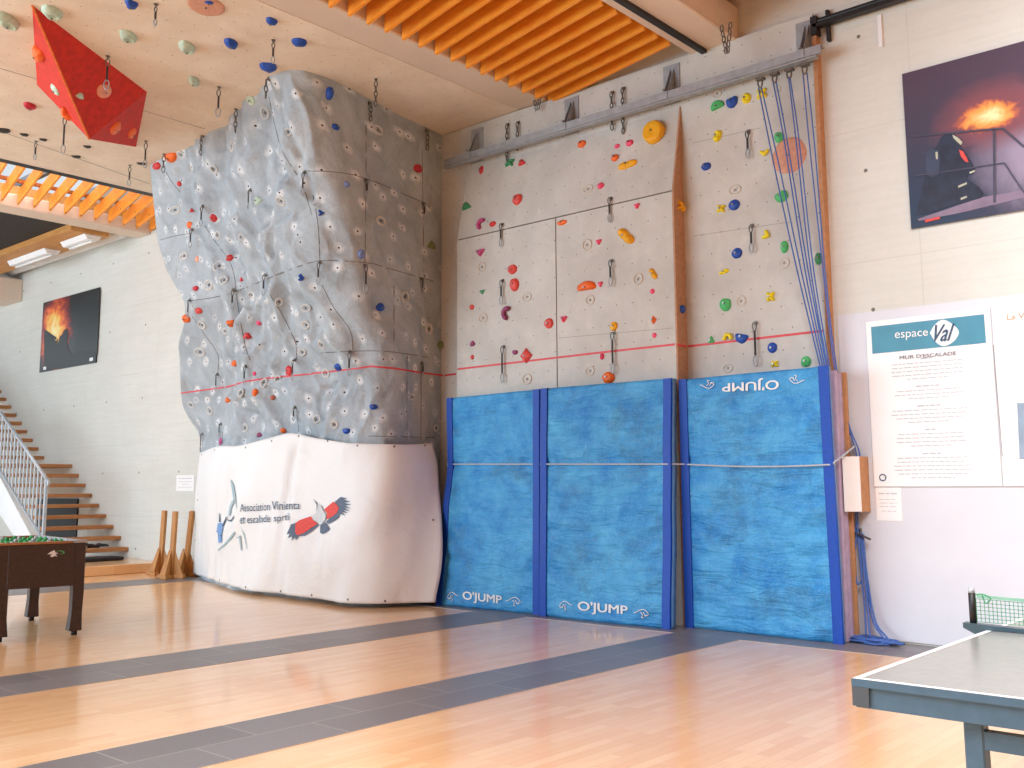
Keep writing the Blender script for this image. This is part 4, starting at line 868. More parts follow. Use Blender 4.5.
# ------------------------------------------------------------------ steel rail with brackets
rl = empty('steel_rail', (-6.4, 8.62, 5.5), 'long galvanised steel rail bolted across the top of the climbing panels', 'rail')
YR = 8.60
def zr(px, py): return onp(px, py, 1, YR)
ra, rb = zr(443, 168), zr(815, 55)
bm = bmesh.new(); z0, z1 = 5.36, 5.445
prism(bm, [(-8.72, YR, z1), (-8.72, YR, z0), (-8.72, YR+.05, z0), (-8.72, YR+.05, z0+.012), (-8.72, YR+.012, z0+.012), (-8.72, YR+.012, z1-.012), (-8.72, YR+.10, z1-.012), (-8.72, YR+.10, z1)], (5.0, 0, 0)); link('channel', bm, MT['steel'], rl)
bm = bmesh.new(); box(bm, (-8.72, YR-.015, z0-.03), (-3.76, YR+.06, z0-.012)); link('lower_flange', bm, MT['steel'], rl)
for x in (-8.30, -6.80, -5.45, -3.93):
    bm = bmesh.new(); box(bm, (x-.10, PNL-.012, z1-.08), (x+.10, PNL, 5.80)); 
    prism(bm, [(x-.012, PNL-.01, 5.76), (x-.012, YR+.02, z1), (x-.012, PNL-.01, z1)], (.006, 0, 0)); prism(bm, [(x+.03, PNL-.01, 5.76), (x+.03, YR+.02, z1), (x+.03, PNL-.01, z1)], (.006, 0, 0))
    br = link('bracket', bm, MT['steel'], rl)
    bb = bmesh.new(); box(bb, (x-.03, YR-.008, z0), (x+.05, YR-.002, z1)); cyl(bb, (x+.01, YR-.03, z1+.02), (x+.01, YR+.1, z1+.02), .012, 8); q = link('bolt', bb, MT['steel'], br)
# ------------------------------------------------------------------ ropes
GR = 'blue climbing ropes hanging from the rail'
def P3(px, py, Y): return onp(px, py, 1, Y)
def rope(label, lines, top):
    e = empty('climbing_rope', P3(top[0], top[1], YR), label, 'rope', GR)
    t = P3(top[0], top[1], YR)
    bm = bmesh.new(); tube(bm, loop_pts(t+Vector((0, 0, -.035)), .05, .09, Vector((1, 0, 0))), .008, 6, True); link('carabiner', bm, MT['steel2'], e, True)
    bm = bmesh.new(); box(bm, t+Vector((-.04, -.02, 0)), t+Vector((.04, .04, .025))); link('rail_glider', bm, MT['steel2'], e)
    for L in lines:
        bm = bmesh.new(); tube(bm, spline([P3(*q) for q in L], 8), .0068, 8); link('strand', bm, MT['rope'], e, True)
rope('leftmost of the blue ropes, hanging from the first glider', [[(758.5, 88, 8.6), (775, 170, 8.62), (797, 270, 8.64), (819.5, 364, 8.70), (832, 420, 8.71)], [(761.5, 88, 8.6), (780, 170, 8.62), (801, 270, 8.64), (822, 364, 8.70), (834, 420, 8.71)]], (760, 80))
rope('blue rope hanging from the second glider, crossing the pinkish disc at its left', [[(773, 81, 8.6), (784, 140, 8.62), (805, 270, 8.63), (824, 364, 8.70), (836, 430, 8.71)], [(776, 81, 8.6), (787, 140, 8.62), (808, 270, 8.63), (826, 364, 8.70), (838, 430, 8.71)]], (774.5, 75))
rope('blue rope hanging from the third glider, across the middle of the pinkish disc', [[(788.5, 77, 8.6), (796, 140, 8.61), (810, 265, 8.63), (827, 364, 8.70), (841, 440, 8.71)], [(790, 77, 8.6), (799, 140, 8.61), (813, 265, 8.63), (829, 364, 8.70), (843, 440, 8.71)]], (789, 71))
rope('rightmost of the blue ropes, closest to the wooden batten', [[(803, 73, 8.6), (809, 140, 8.62), (823, 270, 8.66), (834, 364, 8.72), (846, 420, 8.76), (857, 458, 8.76), (858, 515, 8.78), (857, 535, 8.78)], [(807, 73, 8.6), (815, 150, 8.62), (825, 270, 8.66), (836, 364, 8.72), (849, 425, 8.76), (860, 458, 8.76), (856, 515, 8.78), (859, 535, 8.78)]], (804.5, 66))
# tied bundle and coil
e = empty('rope_coil', onp(862, 645, 2, .02), 'bundle of blue rope tied to a wall hook and heaped on the floor', 'rope')
bm = bmesh.new(); q = onp(858, 533, 1, W-.03); obox(bm, q, (.03, 0, 0), (0, .02, 0), (0, 0, .04)); tube(bm, [q, q+Vector((.02, -.06, .0)), q+Vector((.14, -.07, -.05))], .01, 8); link('hook', bm, MT['steel2'], e)
for pts in [[(857, 533, 8.78), (854, 560, 8.76), (857, 583, 8.75), (862, 578, 8.76), (860, 550, 8.78), (859, 533, 8.79)], [(858, 533, 8.79), (861, 570, 8.76), (865, 610, 8.72), (866, 635, 8.66)], [(860, 533, 8.79), (864, 570, 8.76), (868, 612, 8.72), (870, 637, 8.64)], [(862, 533, 8.79), (866, 575, 8.77), (872, 618, 8.74), (884, 639, 8.68)], [(863, 534, 8.79), (867, 575, 8.77), (875, 620, 8.74), (888, 639, 8.7)], [(856, 533, 8.79), (852, 515, 8.79), (856, 505, 8.79)]]:
    bm = bmesh.new(); tube(bm, spline([P3(*q) for q in pts], 8), .0085, 8); link('hanging_loop', bm, MT['rope'], e, True)
rnd = random.Random(3); bm = bmesh.new(); pts = []
cc = onp(872, 642, 2, .015)
for i in range(46):
    a = i*1.9+rnd.random(); R_ = .07+.17*rnd.random(); pts.append(Vector((cc.x+math.cos(a)*R_*1.25, cc.y+math.sin(a)*R_*.55, .014+.035*rnd.random())))
tube(bm, spline(pts, 6), .009, 7); link('floor_heap', bm, MT['rope'], e, True)
# ------------------------------------------------------------------ mats
def px_shape(bvh, polys, lift, cuts=0, thick=.002):
    bm = bmesh.new()
    for poly in polys:
        vs = [bm.verts.new((x, y, 0)) for x, y in poly]; bm.faces.new(vs)
    bm.normal_update()
    bmesh.ops.triangulate(bm, faces=bm.faces, quad_method='FIXED', ngon_method='EAR_CLIP')
    for _ in range(cuts): bmesh.ops.subdivide_edges(bm, edges=[e_ for e_ in bm.edges if e_.calc_length() > 2.2], cuts=1); bm.normal_update(); bmesh.ops.triangulate(bm, faces=bm.faces, quad_method='FIXED', ngon_method='EAR_CLIP')
    bad = []
    for v in bm.verts:
        h = cast(v.co.x, v.co.y, bvh)
        if h is None: bad.append(v); continue
        v.co = h[0]+h[1]*lift
    if bad: bmesh.ops.delete(bm, geom=bad, context='VERTS')
    return bm
def text_mesh(s, bold=0, shear=0):
    cu = bpy.data.curves.new('t', 'FONT'); cu.body = s; cu.size = 1; cu.offset = bold; cu.shear = shear; cu.resolution_u = 4
    o = bpy.data.objects.new('t', cu); COL.objects.link(o); dg = bpy.context.evaluated_depsgraph_get(); me = bpy.data.meshes.new_from_object(o.evaluated_get(dg))
    bpy.data.objects.remove(o); V = [(v.co.x, v.co.y) for v in me.vertices]; F = [tuple(p.vertices) for p in me.polygons]; return V, F
def text_on(name, s, quad, bvh, m, parent, lift=.006, bold=0, shear=0, cuts=0):
    V, F = text_mesh(s, 0, shear); xs = [v[0] for v in V]; ys = [v[1] for v in V]; x0, x1, y0, y1 = min(xs), max(xs), min(ys), max(ys)
    TL, TR, BR, BL = map(Vector, quad); bm = bmesh.new(); vs = []
    n0 = len(V); W_ = x1-x0
    if bold:
        V3, F3 = [], []
        for k, (ox, oy) in enumerate(((0, 0), (bold, 0), (-bold, 0), (0, bold*.6), (0, -bold*.6))): V3 += [(x+ox, y+oy) for x, y in V]; F3 += [tuple(i+k*n0 for i in f) for f in F]
        V, F = V3, F3
    for k_, (x, y) in enumerate(V):
        a, b = (x-x0)/(x1-x0), (y-y0)/(y1-y0); q = (BL.lerp(BR, a)).lerp(TL.lerp(TR, a), b)
        h = cast(q.x, q.y, bvh); vs.append(bm.verts.new(h[0]+h[1]*(lift+.0004*(k_//n0)) if h else (0, 0, -5)))
    for f in F:
        try: bm.faces.new([vs[i] for i in f])
        except Exception: pass
    for v in [v for v in bm.verts if v.co.z < -1]: bm.verts.remove(v)
    o = link(name, bm, m, parent); return o
def make_mat(x0, x1, prof, prof_r, label, thick, rgh, w_band=.085, waves=0):
    """prof: list (z, y_front)"""
    e = empty('crash_mat', ((x0+x1)/2, prof[0][1]+thick/2, 0), label, 'crash mat', 'blue crash mats standing against the climbing wall')
    NX, NZ = 56, 84; H = prof[-1][0]
    def yp(P_, z):
        for (a, b), (c, d) in zip(P_, P_[1:]):
            if z <= c: t = (z-a)/(c-a); t = t*t*(3-2*t); return b+(d-b)*t
        return P_[-1][1]
    def yf(z, x): t = min(1, max(0, (x-x0)/(x1-x0))); return yp(prof, z)*(1-t)+yp(prof_r, z)*t
    sd_ = random.random()*20
    def wr(x, z):
        u_ = min(x-x0, x1-x); edge = math.exp(-(u_-w_band)**2/.06) if u_ > w_band else 0
        sgn = 1 if x < (x0+x1)/2 else -1
        a = math.sin((z*26+sgn*(x*14))+3*noise.noise(Vector((x*2, z*2, sd_))))*.012*edge
        b = noise.noise(Vector((x*2.2+sd_, z*7+math.sin(x*3)*.6, 2)))*.017
        pinch = -.02*math.exp(-((z-1.60)/.045)**2)*(1 if u_ > .02 else 0)
        k_ = min(1, max(0, (u_-w_band)/.05)); return (a+b)*k_-.004*(1-k_)+pinch
    bm = bmesh.new(); F_, B_ = [], []
    for j in range(NZ+1):
        z = H*j/NZ; F_.append([]); B_.append([])
        for i in range(NX+1):
            x = x0+(x1-x0)*i/NX; rz = min(z, H-z)
            F_[-1].append(bm.verts.new((x, yf(z, x)-wr(x, z)+(.012 if rz < .01 else 0), z+.004))); B_[-1].append(bm.verts.new((x, yf(z, x)+thick, z+.004)))
    for j in range(NZ):
        for i in range(NX):
            f = bm.faces.new((F_[j][i], F_[j][i+1], F_[j+1][i+1], F_[j+1][i])); f.material_index = 0
            bm.faces.new((B_[j][i], B_[j+1][i], B_[j+1][i+1], B_[j][i+1])).material_index = 1
    for j in range(NZ):
        bm.faces.new((F_[j][0], F_[j+1][0], B_[j+1][0], B_[j][0])).material_index = 1; bm.faces.new((F_[j][NX], B_[j][NX], B_[j+1][NX], F_[j+1][NX])).material_index = 1
    for i in range(NX):
        bm.faces.new((F_[0][i], B_[0][i], B_[0][i+1], F_[0][i+1])).material_index = 1; bm.faces.new((F_[NZ][i], F_[NZ][i+1], B_[NZ][i+1], B_[NZ][i])).material_index = 1
    body = link('mat_body', bm, None, e, True, [MT['mat'], MT['matside']])
    for s0, s1 in ((x0, x0+w_band), (x1-w_band, x1)):
        bm = bmesh.new(); prev = None
        for j in range(61):
            z = .004+(H-.0)*j/60; y = yf(z, (s0+s1)/2)
            c = [bm.verts.new((s0-.003 if s0 == x0 else s0, y-.012, z)), bm.verts.new((s1+.003 if s1 == x1 else s1, y-.012, z)), bm.verts.new((s1+.003 if s1 == x1 else s1, y+.02, z)), bm.verts.new((s0-.003 if s0 == x0 else s0, y+.02, z))]
            if prev:
                for i in range(4): bm.faces.new((prev[i], prev[(i+1) % 4], c[(i+1) % 4], c[i]))
            else: bm.faces.new(c[::-1])
            prev = c
        bm.faces.new(prev); b = link('edge_band', bm, MT['blueedge'], e)
        b['label'] = 'darker blue edge band'
        if s0 == x0: pass
    return e, body
mat1, mb1 = make_mat(-8.51, -6.985, [(0, 8.31), (1.0, 8.42), (1.62, 8.50), (2.40, 8.48)], [(0, 8.345), (1.6, 8.36), (2.40, 8.37)], 'leftmost blue crash mat, beside the white banner', .06, 1)
mat2, mb2 = make_mat(-6.93, -5.33, [(0, 8.29), (1.6, 8.32), (2.40, 8.34)], [(0, 8.29), (1.0, 8.35), (1.6, 8.38), (2.40, 8.42)], 'middle blue crash mat with the larger white lettering at its foot', .10, 2)
mat3, mb3 = make_mat(-5.29, -3.71, [(0, 8.51), (1.2, 8.51), (2.39, 8.51)], [(0, 8.46), (2.39, 8.41)], 'rightmost blue crash mat with upside-down white lettering at its top', .05, 3)
for k, yy in enumerate((8.575, 8.655)):
    bm = bmesh.new(); box(bm, (-5.2, yy, .004), (-3.715-.0*k, yy+.065, 2.37-.02*k)); bevel(bm, .012, 2)
    thing1('crash_mat', bm, MT['matback'], ['mauve-sided mat directly behind the rightmost blue mat', 'mauve-sided mat closest to the wall behind the rightmost blue mat'][k], 'crash mat', 'mats stored behind the rightmost blue mat')
bm = bmesh.new(); box(bm, (-3.86, 8.735, .003), (-3.69, 8.775, 2.36)); bevel(bm, .004, 1); thing1('wooden_board', bm, MT['plyedge'], 'narrow bare wooden board upright between the mats and the painted wall', 'board')
bm = bmesh.new(); box(bm, (-5.335, 8.61, .003), (-5.30, 8.76, .30)); thing1('dark_box', bm, MT['black'], 'small dark box on the floor in the gap left of the rightmost mat', 'box')
BM = [bvh_of([m_]) for m_ in (mb1, mb2, mb3)]
text_on('lettering', "O'JUMP", [(463.4, 590.8), (502, 595.4), (502, 606), (463.4, 601.8)], BM[0], MT['white'], mat1, .008, .022)['label'] = 'white lettering'
text_on('lettering', "O'JUMP", [(578.6, 600.8), (628, 605.6), (628, 617), (578.6, 613)], BM[1], MT['white'], mat2, .008, .022)['label'] = 'white lettering'
text_on('lettering', "O'JUMP", [(779, 389.6), (722.9, 392.2), (722.9, 381), (779, 377.2)], BM[2], MT['white'], mat3, .008, .022)['label'] = 'upside-down white lettering'
def squig(bvh, pts, parent, nm='jumping_animal_mark', r=.0045):
    P = []
    for q in spline([Vector((x, y, 0)) for x, y in pts], 5):
        h = cast(q.x, q.y, bvh)
        if h: P.append(h[0]+h[1]*.008)
    bm = bmesh.new(); tube(bm, P, r, 5); link(nm, bm, MT['white'], parent, True)
def kanga(cx, cy, sx, sy, bvh, parent, rot=0):
    for pts in ([(-8, 1), (-5, 0), (-2, -2), (2, -3), (5, -1), (7, 2), (6, 4), (3, 4)], [(-1, 0), (1, 3), (0, 6), (2, 7)], [(2, 0), (4, 4), (5, 3)]):
        c, s = math.cos(rot), math.sin(rot); squig(bvh, [(cx+(x*c-y*s)*sx, cy+(x*s+y*c)*sy) for x, y in pts], parent)
kanga(514, 600, .95, .9, BM[0], mat1); kanga(453, 595, -.7, .9, BM[0], mat1)
kanga(642, 612, .95, .85, BM[1], mat2); kanga(566, 604, -.85, .9, BM[1], mat2)
kanga(797, 381, .95, .8, BM[2], mat3, PI); kanga(708, 386, -.9, .8, BM[2], mat3, PI)
# cord round the mats
cp = [Vector((-8.535, 8.60, 1.61)), Vector((-8.53, 8.49, 1.61))]
for px in range(451, 842, 6):
    py = 464.2 if px < 690 else 464.5+2.2*math.sin(PI*(px-690)/145)
    hs = [h for h in (cast(px, py, b_) for b_ in BM) if h]
    if hs: h = min(hs, key=lambda q: (q[0]-EYE).length); cp.append(h[0]+Vector((0, -.022, 0)))
cp += [Vector((-3.69, 8.42, 1.55)), Vector((-3.66, 8.60, 1.63)), Vector((-3.64, 8.76, 1.70))]
bm = bmesh.new(); tube(bm, spline(cp, 3), .0085, 7); thing1('tie_cord', bm, MT['cord'], 'thin pale cord tied across the three blue mats at mid height', 'cord', None, True)
# ------------------------------------------------------------------ banner
def base_bvh():
    F_ = faces; return BVHTree.FromPolygons(base_verts, F_)
BB = base_bvh()
topx = [(199.5, 453), (207, 451.5), (222, 446.5), (245, 445.8), (262, 442), (275, 438.5), (290, 434.5), (299, 433.5), (312, 436), (327, 439), (343, 441.5), (357, 443.4), (385, 444.6), (405, 444.8), (426, 443.5)]
botx = [(194.5, 571.7), (205, 577), (219.6, 582), (246, 589), (268, 592), (281.6, 593.6), (297, 596), (312, 597.5), (330, 600), (343.6, 601.6), (365, 602.6), (383, 602.8), (405, 603), (420, 602.8), (436.5, 602.5)]
def resamp(P, n_):
    d = [0]
    for a, b in zip(P, P[1:]): d.append(d[-1]+(b-a).length)
    o = []; j = 0
    for k in range(n_):
        t = d[-1]*k/(n_-1)
        while j < len(P)-2 and d[j+1] < t: j += 1
        o.append(P[j].lerp(P[j+1], (t-d[j])/(d[j+1]-d[j]+1e-9)))
    return o
T3 = []
for x, y in topx:
    h = near_cast(x, y, BB)[2]; T3.append(h[0]+Vector((h[1].x, h[1].y, 0)).normalized()*(.02+.08*min(1, len(T3)/3)))
B3 = [onp(x, y, 2, .05) for x, y in botx]
NU, NV = 150, 60
Tr, Br = resamp(spline(T3, 6), NU), resamp(spline(B3, 6), NU)
UPK = min(range(NU), key=lambda i: abs(proj(Tr[i])[0]-299))/(NU-1)
bm = bmesh.new(); G = []
for j in range(NV):
    v = j/(NV-1); row = []
    for i in range(NU):
        u_ = i/(NU-1); p = Tr[i].lerp(Br[i], v)
        t_ = Tr[min(NU-1, i+1)]-Tr[max(0, i-1)]; nn = Vector((t_.y, -t_.x, 0)).normalized()
        fold = noise.noise(Vector((u_*9+v*1.5, v*1.8, 2.2)))*.055+noise.noise(Vector((u_*26, v*2.2+u_*3, 7)))*.028*(0.3+v)
        low = math.exp(-((u_-.86-.10*(1-v))/.07)**2)*.10*v-math.exp(-((u_-.95)/.03)**2)*.05*v
        peak = -math.exp(-((u_-UPK+.012*v)/.014)**2)*.085*(1-v*.75)+math.exp(-((u_-UPK-.03)/.016)**2)*.03*(1-v*.6)
        out = .03*math.sin(PI*v)+.02
        damp = min(1, v*8+.05)
        q = p+nn*((fold+low+peak)*damp+out*damp)
        if i > NU-22: q += Vector((1, 0, 0))*.05*math.sin(PI*min(1, v*1.05))*((i-(NU-22))/21)**2
        row.append(bm.verts.new(q))
    G.append(row)
for j in range(NV-1):
    for i in range(NU-1): bm.faces.new((G[j][i], G[j+1][i], G[j+1][i+1], G[j][i+1]))
ban_root = empty('printed_banner', (-11, 7.7, 0), 'white cloth banner with lettering and a flying vulture, at the foot of the rock volume', 'banner')
ban = link('banner_sheet', bm, MT['banner'], ban_root, True)
sol = ban.modifiers.new('thickness', 'SOLIDIFY'); sol.thickness = .004
BN = bvh_of([ban])
for i, (x, y) in enumerate([(202, 454.5), (215, 450), (246, 447.5), (272, 441), (299, 436), (328, 441), (357.5, 445.5), (394, 446.5), (424.5, 445.5), (220, 580), (246, 587), (281, 591), (312, 595), (348, 599.5), (385, 601), (195.8, 540), (198, 500), (433, 520)]):
    h = cast(x, y, BN)
    if h:
        bm = bmesh.new(); tube(bm, [h[0], h[0]+h[1]*.008], .013, 10); link('eyelet', bm, MT['steel2'], ban_root)
text_on('lettering', 'Association', [(241.2, 504), (271, 502.2), (271, 510.2), (241.2, 511.5)], BN, MT['navy'], ban_root, .02, 0)
text_on('lettering', 'Vinienta', [(273, 501), (300.8, 501.2), (300.8, 509), (273, 510)], BN, MT['navy'], ban_root, .02, 0)
text_on('lettering', 'et', [(241.2, 516.6), (246.2, 516.4), (246.2, 523.2), (241.2, 523.5)], BN, MT['navy'], ban_root, .02, 0)
text_on('lettering', 'escalade', [(248.2, 515.6), (271.3, 514.8), (271.3, 522), (248.2, 523.1)], BN, MT['navy'], ban_root, .02, 0)
text_on('lettering', 'sprti', [(275, 515.3), (290.2, 513.2), (290.2, 522.5), (275, 523.5)], BN, MT['navy'], ban_root, .02, 0)
def art(name, polys, m, cuts=3, lift=.017): link(name, px_shape(BN, polys, lift, cuts), MT[m], ban_root)
# rock pillar and climber
art('rock_print', [[(231.5, 479), (233, 490), (234.5, 500), (233, 506), (236, 500), (236, 492), (233.5, 482)], [(233.5, 500), (230.5, 507), (229.5, 516), (231.5, 515), (232.5, 508), (236, 501)], [(235, 535), (238, 537.5), (241.5, 535), (243, 550), (241.8, 550), (240, 538)], [(234, 481), (236.5, 495), (237.6, 508), (234.5, 511), (237.0, 508), (235.5, 495)], [(241, 526), (245, 536), (247.7, 549), (248.2, 549), (245.7, 535)]], 'pgreen')
art('climber_print', [[(219, 523), (223.5, 523), (224, 529), (222.5, 535), (223, 542), (219.6, 543), (219, 535), (218, 529)], [(217, 531), (219, 529.5), (219, 533)]], 'pblue')
art('rope_print', [[(223, 526), (227.5, 516.5), (228.2, 517), (224.3, 527)], [(227.5, 516.5), (229.5, 520.5), (232.5, 519.5), (235, 515), (234.3, 518.5), (231.8, 521.5), (228.8, 521)], [(219, 534), (223, 535.2), (222.6, 536), (219.2, 535.2)], [(220.3, 513), (220.8, 513), (221.2, 522), (220.0, 522)]], 'navy')
art('rope_print', [[(235, 531), (231, 537), (226, 543), (219, 549.5), (219, 551), (226, 545), (232, 539), (236, 532.5)]], 'pgreen')
# vulture
def P2(x, y): return (280+x/12.8, 490+y/12.8)
art('vulture_feathers', [[P2(*q) for q in poly] for poly in ([(205, 420), (250, 395), (300, 450), (360, 520), (500, 430), (512, 450), (400, 540), (330, 585), (250, 592), (215, 645), (205, 598), (160, 648), (168, 592), (112, 612), (138, 560), (100, 565), (128, 500), (150, 440)], [(715, 150), (790, 90), (870, 110), (820, 125), (910, 150), (830, 165), (925, 190), (835, 200), (922, 238), (830, 228), (908, 272), (815, 255), (882, 300), (800, 282), (850, 330), (775, 305), (760, 360), (640, 435), (600, 410), (640, 370), (740, 300), (770, 230)], [(530, 440), (600, 415), (650, 500), (610, 540), (560, 565), (525, 545)], [(437, 112), (480, 160), (510, 240), (500, 295), (478, 280), (480, 190)])], 'bdark', 4, .015)
art('vulture_wings', [[P2(*q) for q in poly] for poly in ([(212, 425), (260, 385), (410, 335), (440, 380), (495, 430), (400, 490), (330, 545), (240, 580), (208, 540)], [(580, 250), (650, 190), (700, 150), (770, 225), (750, 290), (690, 340), (610, 375), (620, 300)])], 'bred', 4, .019)
art('vulture_body', [[P2(*q) for q in [(480, 290), (505, 180), (545, 200), (575, 270), (610, 320), (600, 380), (560, 425), (500, 410), (440, 380), (425, 335)]]], 'bgrey', 3, .022)
# ------------------------------------------------------------------ posters and notices on the wall
def wq(px, py, y=W): return onp(px, py, 1, y)
def flat(bm, x0, x1, z0, z1, y, t=.004): box(bm, (x0, y, z0), (x1, y+t, z1))
def poly_wall(pts, y, t=.002):
    bm = bmesh.new()
    for poly in pts: prism(bm, [onp(px, py, 1, y) for px, py in poly], (0, t, 0))
    return bm
def firemat(name, cx, cz, sx, sz, base, hot, warp=1.2, glow2=None):
    t = NT(name); v = t.co()
    sp = t.n('ShaderNodeSeparateXYZ', {'Vector': v}); nz = t.math('SUBTRACT', t.noise(v, 3.2, 6, .7, 1.0), .5)
    dx = t.math('DIVIDE', t.math('SUBTRACT', sp.outputs[0], cx), sx); dz = t.math('DIVIDE', t.math('SUBTRACT', sp.outputs[2], cz), sz)
    d = t.math('SQRT', t.math('ADD', t.math('MULTIPLY', dx, dx), t.math('MULTIPLY', dz, dz)))
    d = t.math('ADD', d, t.math('MULTIPLY', nz, warp))
    t.col(t.ramp(d, hot+[(1.0, rgb(base))])); t.set(.35); return t.m
# left poster
pl = empty('fire_poster', (-19.4, W-.02, 4.4), 'dark poster of a firefighter silhouette against flames, hung above the stairs', 'poster')
fm = firemat('fire_print_left', -20.0, 4.45, .80, .95, '#1c2226', [(0.0, rgb('#fff0b0')), (.28, rgb('#ffc24a')), (.5, rgb('#f0702a')), (.72, rgb('#9a2a22')), (.9, rgb('#3a1a20'))])
bm = bmesh.new(); box(bm, (-20.6, W-.025, 3.69), (-18.2, W-.003, 5.13)); link('poster_print', bm, fm, pl)
sil = plain('poster_black', '#12161a', .4)
link('printed_figure', poly_wall([[(44, 371), (44, 334), (52, 337), (56, 341), (58, 338), (57, 345), (60, 336), (62, 334.5), (64, 330), (67, 328), (68, 332), (68, 338), (67, 343), (69, 350), (72, 354), (80, 350), (96, 352), (95.8, 361.8)], [(44.3, 329), (50, 333), (56.5, 337.5), (56, 340), (50, 336.5), (44.3, 334)]], W-.029), sil, pl)
link('printed_dark_field', poly_wall([[(80, 296), (100.3, 289), (97, 355), (72, 360), (78, 330)]], W-.027), plain('poster_dark', '#202629', .4), pl)
link('printed_badge', poly_wall([[(43.3, 367), (46, 366.5), (45.9, 369.6), (43.2, 370)], [(89.5, 358), (93, 357.3), (92.8, 360.6), (89.3, 361.2)]], W-.031), MT['white'], pl)
# right poster
pr = empty('fire_poster', (-2.2, W-.02, 4.3), 'large dark poster of a kneeling firefighter under orange flames, high on the right wall', 'poster')
fm2 = None
def poster_right():
    t = NT('fire_print_right'); v = t.co(); sp = t.n('ShaderNodeSeparateXYZ', {'Vector': v})
    def rad(cx, cz, sx, sz, warp, sc=3):
        dx = t.math('DIVIDE', t.math('SUBTRACT', sp.outputs[0], cx), sx); dz = t.math('DIVIDE', t.math('SUBTRACT', sp.outputs[2], cz), sz)
        d = t.math('SQRT', t.math('ADD', t.math('MULTIPLY', dx, dx), t.math('MULTIPLY', dz, dz)))
        return t.math('ADD', d, t.math('MULTIPLY', t.math('SUBTRACT', t.noise(v, sc, 6, .7, .8), .5), warp))
    c = t.mix(t.ramp(rad(-3.1, 3.5, 1.6, 1.6, .4), [(.2, BLK), (.95, WHT)]), rgb('#2c3f58'), rgb('#55485a'))
    c = t.mix(t.ramp(rad(-2.0, 4.1, .72, .75, .5), [(.25, WHT), (.8, BLK)]), c, rgb('#9a90a8'))
    c = t.mix(t.ramp(rad(-2.30, 4.46, .62, .36, .7), [(.45, WHT), (.95, BLK)]), c, rgb('#85525c'))
    f = rad(-2.36, 4.46, .34, .17, 1.0, 7)
    c = t.mix(t.ramp(f, [(.55, WHT), (.8, BLK)]), c, t.ramp(f, [(.1, rgb('#fff0b8')), (.4, rgb('#f9b060')), (.75, rgb('#e07040'))]))
    t.col(c); t.set(.35); return t.m
fm2 = poster_right()
bm = bmesh.new(); box(bm, (-3.06, W-.03, 3.595), (-.9, W-.003, 5.03)); link('poster_print', bm, fm2, pr)
def Q3(x, y): return (900+x/3.936, 40+y/3.938)
pd = plain('poster_navy', '#2b3448', .4, 0, .3, 9); pdk = plain('poster_rail', '#4a4a5c', .4); pg = plain('poster_smoke', '#8d87a0', .4, 0, .3, 3); pfl = plain('poster_platform', '#8a7a90', .4, 0, .2, 5)
link('printed_platform', poly_wall([[Q3(*q) for q in [(70, 705), (320, 620), (488, 590), (488, 620), (240, 680), (75, 712)]]], W-.034), pfl, pr)
link('printed_firefighter', poly_wall([[Q3(*q) for q in [(62, 690), (80, 620), (92, 560), (100, 500), (104, 455), (118, 432), (140, 424), (150, 410), (158, 385), (178, 368), (206, 366), (228, 382), (240, 402), (238, 420), (250, 438), (268, 462), (288, 492), (297, 515), (284, 530), (268, 528), (262, 545), (285, 560), (312, 580), (327, 605), (320, 622), (285, 632), (240, 640), (180, 660), (120, 680)]]], W-.036), pd, pr)
link('printed_backpack', poly_wall([[Q3(*q) for q in [(104, 440), (124, 428), (150, 432), (158, 480), (150, 530), (120, 540), (100, 520)]]], W-.0375), plain('poster_blue_grey', '#3c4860', .4), pr)
link('printed_jacket_patch', poly_wall([[Q3(*q) for q in [(232, 432), (248, 438), (262, 462), (270, 482), (256, 478), (240, 458)]]], W-.038), HM['coral'], pr)
link('printed_caption', poly_wall([[Q3(*q) for q in [(98, 708), (155, 695), (158, 704), (100, 718)]]], W-.038), HM['coral'], pr)
rf = plain('poster_reflective', '#b8bba8', .4)
for q_ in ([(206, 372), (228, 384), (246, 402), (240, 414), (224, 400), (210, 386)], [(139, 442), (148, 440), (149, 468), (142, 470)], [(228, 574), (262, 560), (264, 567), (230, 582)], [(238, 622), (262, 613), (264, 620), (240, 630)], [(272, 520), (294, 512), (296, 518), (275, 527)]):
    link('printed_reflective_strip', poly_wall([[Q3(*q) for q in q_]], W-.0385), rf, pr)
def railp(a, b, w): 
    a, b = Vector(a), Vector(b); d = (b-a).normalized(); s = Vector((-d.y, d.x))*w/2; return [Q3(*(a+s)), Q3(*(b+s)), Q3(*(b-s)), Q3(*(a-s))]
link('printed_railing', poly_wall([railp((40, 380), (405, 348), 7), railp((405, 348), (488, 420), 8), railp((370, 350), (372, 640), 10), railp((60, 535), (410, 484), 5), railp((410, 484), (488, 600), 6)], W-.040), pdk, pr)
# notice boards
nb = empty('notice_board', (-3.0, W-.02, 2.1), 'white notice board headed MUR D\'ESCALADE under a blue-green strip, right of the mats', 'notice board')
def wpoly(name, polys, y, m, parent): return link(name, poly_wall(polys, y), m, parent)
zt, zb = wq(870, 323).z, wq(876, 486.5).z
xa, xb = wq(870, 400).x, wq(998, 400).x
zt = 2.80; zb = 1.335
bm = bmesh.new(); box(bm, (-3.515, W-.03, zb), (xb-.006, W-.0125, zt+.01)); bevel(bm, .003, 1); link('board', bm, MT['paper'], nb)
YN = W-.034
wpoly('header_panel', [[(871, 327), (983.8, 314.2), (986, 342.8), (872.5, 353.8)]], YN, MT['teal'], nb)
NB = BVHTree.FromPolygons([(-4, YN-.003, 0), (0, YN-.003, 0), (0, YN-.003, 6), (-4, YN-.003, 6)], [(0, 1, 2, 3)])
def Q4(x, y): return (860+x/7.314, 310+y/7.314)
